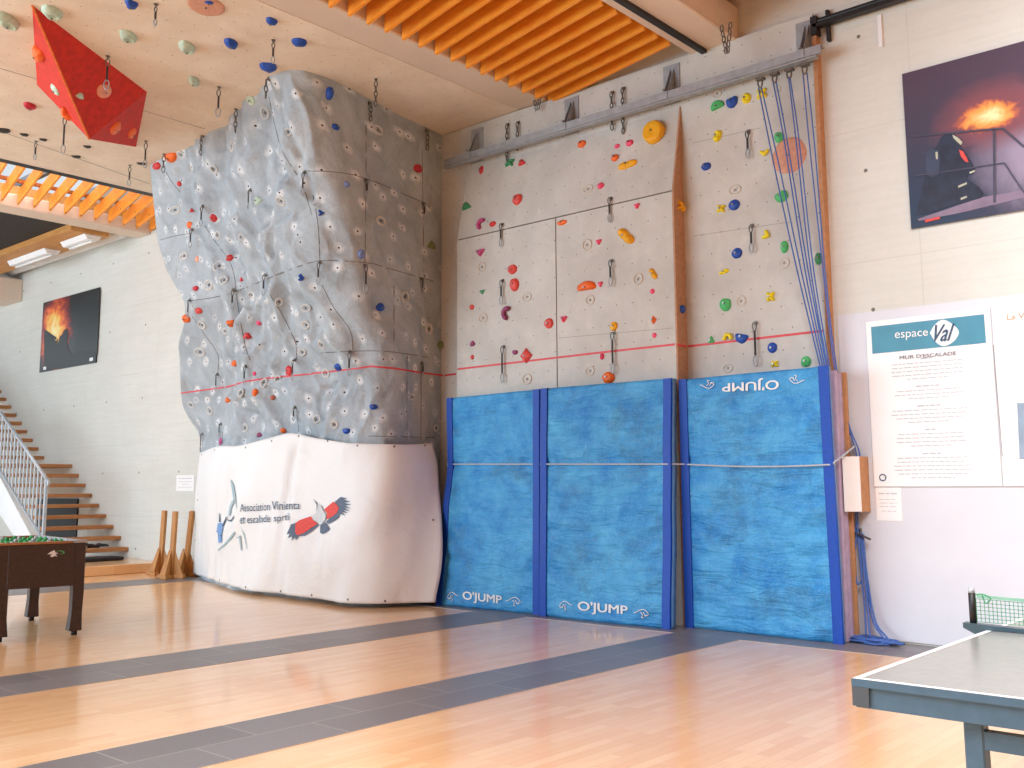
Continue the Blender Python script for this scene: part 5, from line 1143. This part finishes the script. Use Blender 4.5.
NB2 = BVHTree.FromPolygons([(-4, YN-.006, 0), (0, YN-.006, 0), (0, YN-.006, 6), (-4, YN-.006, 6)], [(0, 1, 2, 3)])
text_on('header_word', 'espace', [Q4(255, 165), Q4(497, 148), Q4(497, 205), Q4(255, 228)], NB, MT['paper'], nb, .001)
lz = spline([Vector((*Q4(x, y), 0)) for x, y in [(510, 168), (545, 110), (600, 72), (660, 92), (722, 155), (690, 225), (615, 264), (555, 235), (510, 168)]], 5)
wpoly('logo_lozenge', [[(q.x, q.y) for q in lz[:-1]]], YN-.003, MT['paper'], nb)
text_on('logo_word', 'Val', [Q4(545, 112), Q4(690, 100), Q4(690, 222), Q4(545, 232)], NB2, MT['navy'], nb, .001, -.02, .5)
text_on('heading', "MUR D'ESCALADE", [Q4(290, 335), Q4(702, 300), Q4(702, 328), Q4(290, 362)], NB, MT['ink'], nb, .001, .012)
rr = random.Random(5)
def textlines(parent, xc, rows, m, y):
    bm = bmesh.new()
    for z, w, hh in rows:
        x = xc-w/2; 
        while x < xc+w/2-.01:
            l = .02+.05*rr.random(); l = min(l, xc+w/2-x); flat(bm, x, x+l, z, z+hh, y, .0008); x += l+.010
    link('text_lines', bm, m, parent)
rows_ = []; z = 2.43
for n_, w in ((1, .10), (5, .62), (0, 0), (1, .2), (3, .62), (0, 0), (1, .2), (4, .66), (0, 0), (1, .1), (4, .62), (0, 0), (1, .18), (6, .66), (0, 0), (1, .5), (9, .66)):
    if n_ == 0: z -= .035; continue
    for k in range(n_):
        if z > 1.40: rows_.append((z, w*(.55 if k == n_-1 and n_ > 1 else .85+.15*rr.random()), .007 if n_ > 1 else .011))
        z -= .034
textlines(nb, -3.0, rows_, MT['ink_l'], YN)
bm = bmesh.new(); c = wq(882.7, 477.5, YN); tube(bm, [c+Vector((math.cos(t*PI/8)*.028, 0, math.sin(t*PI/8)*.028)) for t in range(16)], .005, 5, True); link('round_emblem', bm, MT['navy'], nb)
nb2 = empty('notice_board', (-1.5, W-.02, 2.1), 'white notice board with a tan title and small photo, cut by the right frame edge', 'notice board')
bm = bmesh.new(); box(bm, (xb+.004, W-.03, zb), (-1.3, W-.0125, zt+.05)); bevel(bm, .003, 1); link('board', bm, MT['paper'], nb2)
bm = bmesh.new(); prism(bm, [onp(993, 345, 1, YN), onp(1002, 456, 1, YN), onp(1002.6, 456, 1, YN), onp(993.6, 345, 1, YN)], (0, .002, 0)); link('printed_rule', bm, MT['ink'], nb2)
text_on('title', 'La Vi', [(1007, 314.5), (1026, 312.5), (1026, 318), (1007, 320)], NB, plain('tan_ink', '#c8a078', .5), nb2, .001)
wpoly('printed_photo', [[(1017, 403), (1040, 403), (1040, 460), (1019.5, 459)]], YN, plain('landscape_print', '#8fa3b8', .4, 0, .25, 3), nb2)
bm = bmesh.new(); box(bm, (-3.51, W-.016, 1.04), (-3.285, W-.0125, 1.327)); lf = link('paper_sheet', bm, MT['paper']); tag(lf, 'small white sheet taped just below the MUR D\'ESCALADE board', 'paper notice')
textlines(lf, -3.4, [(1.27, .16, .009), (1.22, .16, .005), (1.19, .15, .005), (1.16, .16, .005), (1.12, .13, .005)], MT['ink_l'], W-.018)
# sheet on left wall
bm = bmesh.new(); box(bm, (-15.2, W-.008, 1.30), (-14.66, W-.002, 1.56)); lf = link('paper_sheet', bm, MT['paper']); tag(lf, 'white rules sheet on the concrete wall above the wooden posts', 'paper notice')
textlines(lf, -14.93, [(1.50, .42, .014), (1.45, .40, .008), (1.41, .2, .008), (1.36, .42, .008)], MT['ink_l'], W-.010)
# rules sign on a board edge near the ropes
sg = empty('rope_sign', (-3.63, 8.65, 1.36), 'narrow white instruction sign with a wooden back, at the right end of the mats', 'sign')
bm = bmesh.new(); box(bm, (-3.685, 8.60, 1.12), (-3.665, W, 1.60)); 
bm.free(); bm = bmesh.new(); p0, p1 = onp(843, 457, 1, 8.62), onp(858, 457, 1, 8.72); 
prism(bm, [(p0.x, 8.60, 1.12), (p0.x, 8.60, 1.60), (p0.x+.13, 8.66, 1.60), (p0.x+.13, 8.66, 1.12)], (-.004, .012, 0)); link('sign_face', bm, MT['paper'], sg)
bm = bmesh.new(); prism(bm, [(p0.x+.13, 8.66, 1.12), (p0.x+.13, 8.66, 1.60), (p0.x+.14, 8.83, 1.60), (p0.x+.14, 8.83, 1.12)], (-.012, .002, 0)); link('wooden_back', bm, MT['plyedge'], sg)
# black pipe with bracket at the top right, white strip, sockets
bp = empty('black_curtain_rail', (-2.5, 8.76, 5.75), 'black metal rail along the top of the right wall', 'rail')
bm = bmesh.new(); cyl(bm, (-3.84, 8.76, 5.75), (1.2, 8.76, 5.75), .03, 12); box(bm, (-3.84, 8.72, 5.69), (1.2, 8.80, 5.72)); link('rail_tube', bm, MT['black'], bp)
bm = bmesh.new(); box(bm, (-3.86, 8.72, 5.62), (-3.80, 8.82, 5.80)); link('end_cap', bm, MT['black'], bp)
bm = bmesh.new(); box(bm, (-3.74, 8.80, 5.55), (-3.71, W, 5.86)); link('bracket', bm, MT['black'], bp)
bm = bmesh.new(); a, b = wq(877.5, 10), wq(881, 48); box(bm, (a.x, W-.02, b.z), (a.x+.035, W, 5.66)); thing1('cable_cover', bm, MT['white'], 'short white vertical cable cover under the black rail at top right', 'cable cover')
# ------------------------------------------------------------------ stairs
st = empty('staircase', (-18.5, 8.2, 0), 'open wooden stairs climbing left along the concrete wall behind the football table', 'staircase')
def tread(x, z, y0, wdt):
    bm = bmesh.new(); box(bm, (x-wdt, y0, z-.065), (x, W-.003, z)); bevel(bm, .006, 1); link('tread', bm, MT['tread'], st)
for k in range(9): tread(-16.68-.285*k, .34+.1835*k, 7.62, .30 if k < 8 else 1.26)
for k in range(12): tread(-20.19-.285*k, 1.99+.1835*k, 7.62, .30)
bm = bmesh.new(); Y0_, Y1_ = 7.45, 7.58
prism(bm, [(-16.75, Y0_, .16), (-17.3, Y0_, .16), (-19.1, Y0_, 1.15), (-20.3, Y0_, 1.15), (-24, Y0_, 3.4), (-24, Y0_, 3.95), (-20.1, Y0_, 1.75), (-18.95, Y0_, 1.70)], (0, Y1_-Y0_, 0)); link('stringer', bm, MT['white'], st)
rg = empty('stair_railing', (-18.5, 7.5, 0), 'grey metal railing with thin uprights on the near side of the stairs', 'railing')
rp = [(-16.98, 1.40), (-17.0, 1.52), (-19.0, 2.72), (-20.2, 2.72), (-23.5, 4.78)]; lp = [(-16.98, .52), (-19.0, 1.76), (-20.2, 1.76), (-23.5, 3.85)]
bm = bmesh.new(); tube(bm, [(x, 7.5, z) for x, z in rp[1:]], .028, 10); tube(bm, [(-17.0, 7.5, 1.52), (-16.9, 7.5, 1.46), (-16.92, 7.5, 1.40), (-16.99, 7.5, 1.41)], .026, 10); link('handrail', bm, MT['steelp'], rg, True)
bm = bmesh.new()
for (xa_, za), (xb_, zb_) in zip(lp, lp[1:]): bar(bm, (xa_, 7.5, za), (xb_, 7.5, zb_), .05, .02)
link('bottom_rail', bm, MT['steelp'], rg)
def interp(P, x):
    for (xa_, za), (xb_, zb_) in zip(P, P[1:]):
        if xb_ <= x <= xa_: return za+(zb_-za)*(x-xa_)/(xb_-xa_)
    return P[-1][1]
x = -17.02
while x > -22.4:
    bm = bmesh.new(); bar(bm, (x, 7.5, interp(lp, x)), (x, 7.5, interp(rp[1:], x)), .02, .035, (1, 0, 0)); link('baluster', bm, MT['steelp'], rg); x -= .145
bm = bmesh.new(); bar(bm, (-16.98, 7.5, .28), (-16.98, 7.5, 1.5), .045, .045, (1, 0, 0)); link('newel_post', bm, MT['steelp'], rg)
# platform
bm = bmesh.new(); prism(bm, [(-15.35, 7.15, .002), (-15.35, W-.002, .002), (-18.0, W-.002, .002), (-18.0, 7.15, .002)], (0, 0, .15)); bevel(bm, .008, 1); thing1('wooden_platform', bm, MT['floor'], 'low wooden step platform at the foot of the stairs', 'platform')
# dark doorway behind the stairs
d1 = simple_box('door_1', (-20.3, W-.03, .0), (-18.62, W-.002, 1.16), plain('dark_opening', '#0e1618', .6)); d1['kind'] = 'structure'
# items under the stairs
bm = bmesh.new(); box(bm, (-16.7, 7.75, .155), (-16.25, 8.55, .215)); bevel(bm, .02, 2)
thing1('folded_cloth', bm, plain('dark_cloth', '#2b2526', .9), 'dark folded cloth on the platform below the first tread', 'cloth')
def shoe(x, y, z, m, label):
    e = empty('shoe', (x, y, z), label, 'shoe', 'shoes on the lowest tread')
    bm = bmesh.new(); bmesh.ops.create_uvsphere(bm, u_segments=14, v_segments=10, radius=1)
    for v in bm.verts:
        c = v.co.copy(); hgt = .05+.045*max(0, -c.y); v.co = Vector((x+c.x*.045, y+c.y*.135, z+.02+max(-.3, c.z)*hgt))
    link('upper', bm, m, e, True)
    bm = bmesh.new(); bmesh.ops.create_uvsphere(bm, u_segments=14, v_segments=8, radius=1)
    for v in bm.verts: c = v.co.copy(); v.co = Vector((x+c.x*.05, y+c.y*.142, z+.012+c.z*.012))
    link('sole', bm, MT['white'], e, True)
shoe(-16.85, 8.05, .342, HM['peach'], 'pale reddish shoe on the lowest tread, nearer the football table')
shoe(-16.85, 8.45, .342, MT['black'], 'black shoe on the lowest tread, nearer the wall')
# ------------------------------------------------------------------ three wooden posts on feet
def post(px, py, py_top, lean, Y, label, turn):
    b = onp(px, py, 2, .0); e = empty('wooden_post_stand', (b.x, b.y, 0), label, 'post stand', 'wooden post stands below the rules sheet')
    H_ = 1.0; top = Vector((b.x+lean, b.y, H_)); bot = Vector((b.x, b.y, .06))
    bm = bmesh.new(); bar(bm, bot, top, .07, .07, (math.cos(turn), math.sin(turn), 0)); bevel(bm, .006, 1); link('upright', bm, MT['stand'], e)
    for a in (turn, turn+PI/2):
        dx, dy = math.cos(a), math.sin(a); bm = bmesh.new(); bar(bm, (b.x-dx*.22, b.y-dy*.22, .03), (b.x+dx*.22, b.y+dy*.22, .03), .09, .055); bevel(bm, .005, 1); link('foot', bm, MT['stand'], e)
        for s in (-1, 1):
            nx_, ny_ = -dy*.012, dx*.012; bm = bmesh.new()
            prism(bm, [(b.x+s*dx*.04-nx_, b.y+s*dy*.04-ny_, .058), (b.x+s*dx*.19-nx_, b.y+s*dy*.19-ny_, .058), (b.x+s*dx*.045-nx_, b.y+s*dy*.045-ny_, .42)], (2*nx_, 2*ny_, 0)); link('gusset', bm, MT['stand'], e)
post(160, 575, 511, .06, 8.5, 'wooden post on a gusseted foot, left of the three', .5)
post(171, 578.5, 512, .05, 8.2, 'wooden post on a gusseted foot, the front one of the three', .5)
post(185, 576.5, 511, .14, 8.5, 'wooden post leaning right, the one nearest the banner', .5)
bm = bmesh.new(); q = onp(191, 513, 1, W-.03); bmesh.ops.create_uvsphere(bm, u_segments=10, v_segments=8, radius=.035)
for v in bm.verts: v.co = v.co+q
tube(bm, [q, q+Vector((0, .03, 0))], .02, 8); thing1('metal_knob', bm, MT['steel2'], 'small metal knob on the concrete wall beside the banner', 'knob', None, True)
# ------------------------------------------------------------------ football table
ft = empty('football_table', (-10.1, 4.1, 0), 'dark brown table football table at the left frame edge', 'football table')
dkb = plain('dark_brown_laminate', '#3d2b25', .45, 0, .25, 30, .1); fx1, fx0, fy0, fy1 = -9.365, -10.85, 3.79, 4.545
def tbox(name, a, b, m, bev=.004):
    bm = bmesh.new(); box(bm, a, b); bevel(bm, bev, 1); return link(name, bm, m, ft)
tbox('end_panel', (fx1-.03, fy0+.08, .455), (fx1, fy1-.10, .845), dkb); tbox('end_panel', (fx0, fy0+.08, .455), (fx0+.03, fy1-.10, .845), dkb)
tbox('side_panel', (fx0+.03, fy0+.02, .455), (fx1-.03, fy0+.05, .845), dkb); tbox('side_panel', (fx0+.03, fy1-.05, .455), (fx1-.03, fy1-.02, .845), dkb)
tbox('playfield', (fx0+.03, fy0+.05, .70), (fx1-.03, fy1-.05, .72), plain('green_playfield', '#3f8a5c', .5))
rw = woodmat('rail_wood', '#b98458', '#8e5c38', .4, (10, 1, 10))
tbox('top_rail', (fx1-.06, fy0, .845), (fx1+.008, fy1-.12, .866), rw); tbox('top_rail', (fx0, fy0, .845), (fx0+.06, fy1, .866), rw)
tbox('top_rail', (fx0+.06, fy0, .845), (fx1-.06, fy0+.06, .866), rw); tbox('top_rail', (fx0+.06, fy1-.06, .845), (fx1-.06, fy1, .866), MT['steelp'])
tbox('corner_cap', (fx1-.07, fy1-.12, .845), (fx1+.01, fy1+.008, .869), MT['steel'])
for (x, y, sx, sy) in ((fx1, fy1, -1, -1), (fx1, fy0, -1, 1), (fx0, fy1, 1, -1), (fx0, fy0, 1, 1)):
    bm = bmesh.new(); rings = []
    for z, w, o_ in ((.846, .10, .004), (.46, .10, .004), (.40, .10, .0), (.2, .095, .02), (.04, .115, .005)):
        x1_, y1_ = x-sx*(-.006)*1+sx*o_*.3, y+sy*o_*.3
        rings.append([bm.verts.new(p) for p in ((x1_, y1_, z), (x1_+sx*w, y1_, z), (x1_+sx*w, y1_+sy*w, z), (x1_, y1_+sy*w, z))])
    for a, b in zip(rings, rings[1:]):
        for i in range(4): bm.faces.new((a[i], a[(i+1) % 4], b[(i+1) % 4], b[i]))
    bm.faces.new(rings[0]); bm.faces.new(rings[-1][::-1]); bevel(bm, .004, 1); lg = link('leg', bm, dkb, ft)
    bm = bmesh.new(); cyl(bm, (x+sx*.055, y+sy*.055, 0), (x+sx*.055, y+sy*.055, .042), .028, 12); q = link('foot_pad', bm, MT['black'], lg, True)
for k in range(8):
    x = fx1-.16-k*.165; bm = bmesh.new(); cyl(bm, (x, fy0-.12, .80), (x, fy1+.12, .80), .008, 8); rd = link('rod', bm, MT['steel'], ft, True)
    bm = bmesh.new(); cyl(bm, (x, fy1+.06, .80), (x, fy1+.17, .80), .017, 10); q = link('handle', bm, MT['black'], rd, True)
    bm = bmesh.new()
    for j in range(4):
        y = fy0+.14+.16*j; box(bm, (x-.012, y-.02, .735), (x+.012, y+.02, .845)); c = Vector((x, y, .858)); 
        for a in bmesh.ops.create_uvsphere(bm, u_segments=8, v_segments=6, radius=.018)['verts']: a.co += c
    q = link('players', bm, HM['green'] if k % 3 else plain('pale_player', '#c9d4d8', .5), rd)
def Q5(x, y): return (x/6.145, 520+y/6.144)
def foosp(polys, m, nm):
    bm = bmesh.new()
    for poly in polys: prism(bm, [onp(*Q5(*q), 0, fx1+.003) for q in poly], (-.002, 0, 0))
    link(nm, bm, m, ft)
foosp([[(303, 212), (325, 195), (345, 186), (350, 200), (368, 205), (350, 212), (362, 225), (345, 222), (335, 229), (318, 226), (330, 212)]], MT['white'], 'logo_figure')
foosp([[(345, 192), (385, 188), (404, 196), (402, 206), (370, 212), (392, 205), (396, 198), (384, 193)]], HM['green'], 'logo_swoosh')
ft.rotation_euler = (0, 0, -math.radians(8)); ft.location = (-10.154, 4.207, 0)
# ------------------------------------------------------------------ table tennis table
tt = empty('table_tennis_table', (-.58, 4.45, 0), 'grey-blue table tennis table with white border lines, at the bottom right corner', 'table tennis table')
tx0, tx1, ty0, ty1 = -1.33, .195, 3.09, 5.83
ttm = plain('table_top_grey', '#8f928e', .25, 0, .05, 30); fbm = plain('blue_grey_frame', '#4b6b82', .4, .1, .08, 20)
for a, b in ((ty0, 4.457), (4.463, ty1)):
    bm = bmesh.new(); box(bm, (tx0, a, .738), (tx1, b, .76)); bevel(bm, .003, 1); tpp = link('table_half', bm, ttm, tt)
    bm = bmesh.new(); box(bm, (tx0, a, .7601), (tx0+.02, b, .7612)); box(bm, (tx1-.02, a, .7601), (tx1, b, .7612)); e0 = a if a < 4 else b-.02; box(bm, (tx0+.02, e0, .7601), (tx1-.02, e0+.02, .7612)); xm = (tx0+tx1)/2; box(bm, (xm-.002, a, .7601), (xm+.002, b, .7611))
    link('border_lines', bm, MT['paper'], tt)
    bm = bmesh.new(); box(bm, (tx0-.003, a, .737), (tx0, b, .759)); box(bm, (tx1, a, .737), (tx1+.003, b, .759)); box(bm, (tx0-.003, (a-.003 if a < 4 else b), .737), (tx1+.003, (a if a < 4 else b+.003), .759)); link('edge_trim', bm, fbm, tt)
    bm = bmesh.new(); box(bm, (tx0+.005, a+.005, .675), (tx0+.045, b-.005, .737)); box(bm, (tx1-.045, a+.005, .675), (tx1-.005, b-.005, .737)); box(bm, (tx0+.045, a+.005, .675), (tx1-.045, a+.045, .737)); box(bm, (tx0+.045, b-.045, .675), (tx1-.045, b-.005, .737)); link('frame', bm, fbm, tt)
capm = plain('dark_grey_plastic', '#4a555e', .5)
for x in (tx0-.002, tx1-.05): bm = bmesh.new(); box(bm, (x, ty0-.004, .68), (x+.052, ty0+.05, .7365)); link('corner_cap', bm, capm, tt)
for x in (-1.02, -.15):
    for y in (3.12, 5.7):
        bm = bmesh.new(); box(bm, (x, y, .03), (x+.055, y+.055, .675)); bevel(bm, .005, 1); lg = link('leg', bm, fbm, tt)
        bm = bmesh.new(); cyl(bm, (x+.027, y+.027, 0), (x+.027, y+.027, .032), .03, 12); q = link('foot_pad', bm, MT['black'], lg, True)
bm = bmesh.new(); box(bm, (-.965, 3.125, .60), (-.15, 3.165, .65)); link('cross_bar', bm, fbm, tt)
net = empty('table_tennis_net', (-.58, 4.445, .76), 'green table tennis net with a dark clamp post on the table', 'net')
xn = -1.385
bm = bmesh.new(); cyl(bm, (xn, 4.445, .77), (xn, 4.445, .905), .014, 14); link('post', bm, MT['black'], net, True)
bm = bmesh.new(); cyl(bm, (xn, 4.445, .903), (xn, 4.445, .925), .0125, 14); link('post_cap', bm, MT['steelp'], net, True)
bm = bmesh.new(); prism(bm, [(xn-.035, 4.42, .765), (xn-.035, 4.42, .785), (-1.12, 4.42, .775), (-1.12, 4.42, .7625), (-1.325, 4.42, .7625), (-1.335, 4.42, .735), (-1.36, 4.42, .735)], (0, .05, 0)); link('clamp', bm, plain('slate_metal', '#48606c', .4, .4), net)
bm = bmesh.new(); cyl(bm, (xn+.012, 4.445, .70), (xn+.012, 4.445, .765), .006, 8); cyl(bm, (xn+.012, 4.445, .715), (xn+.012, 4.445, .728), .030, 16); link('clamp_screw', bm, MT['black'], net)
gm = HM['jade']; bm = bmesh.new(); x = xn+.015
def sag(x): return .012*math.sin(PI*(x-xn)/(2*(-.58-xn)))
xe = .33
while x < xe: 
    s = sag(x); bar(bm, (x, 4.445, .79-s*.2), (x, 4.445, .885-s), .0022, .0022, (1, 0, 0)); x += .016
for j in range(7):
    z = .79+j*.0155
    for k in range(20):
        xa_, xb_ = xn+.015+(xe-xn-.015)*k/20, xn+.015+(xe-xn-.015)*(k+1)/20; f = j/6
        bar(bm, (xa_, 4.445, z-sag(xa_)*(.2+.8*f)), (xb_, 4.445, z-sag(xb_)*(.2+.8*f)), .0022, .0022)
link('net_mesh', bm, gm, net)
bm = bmesh.new()
for k in range(20):
    xa_, xb_ = xn+.02+(xe-xn-.02)*k/20, xn+.02+(xe-xn-.02)*(k+1)/20; bar(bm, (xa_, 4.445, .893-sag(xa_)), (xb_, 4.445, .893-sag(xb_)), .006, .012)
link('top_tape', bm, plain('pale_green_tape', '#8fbfa8', .7), net)
bm = bmesh.new(); tube(bm, spline([(xn+.02, 4.43, .9), (xn+.05, 4.42, .905), (xn+.08, 4.42, .89), (xn+.06, 4.42, .87), (xn+.045, 4.43, .9)], 5), .003, 6); link('tie_string', bm, gm, net, True)
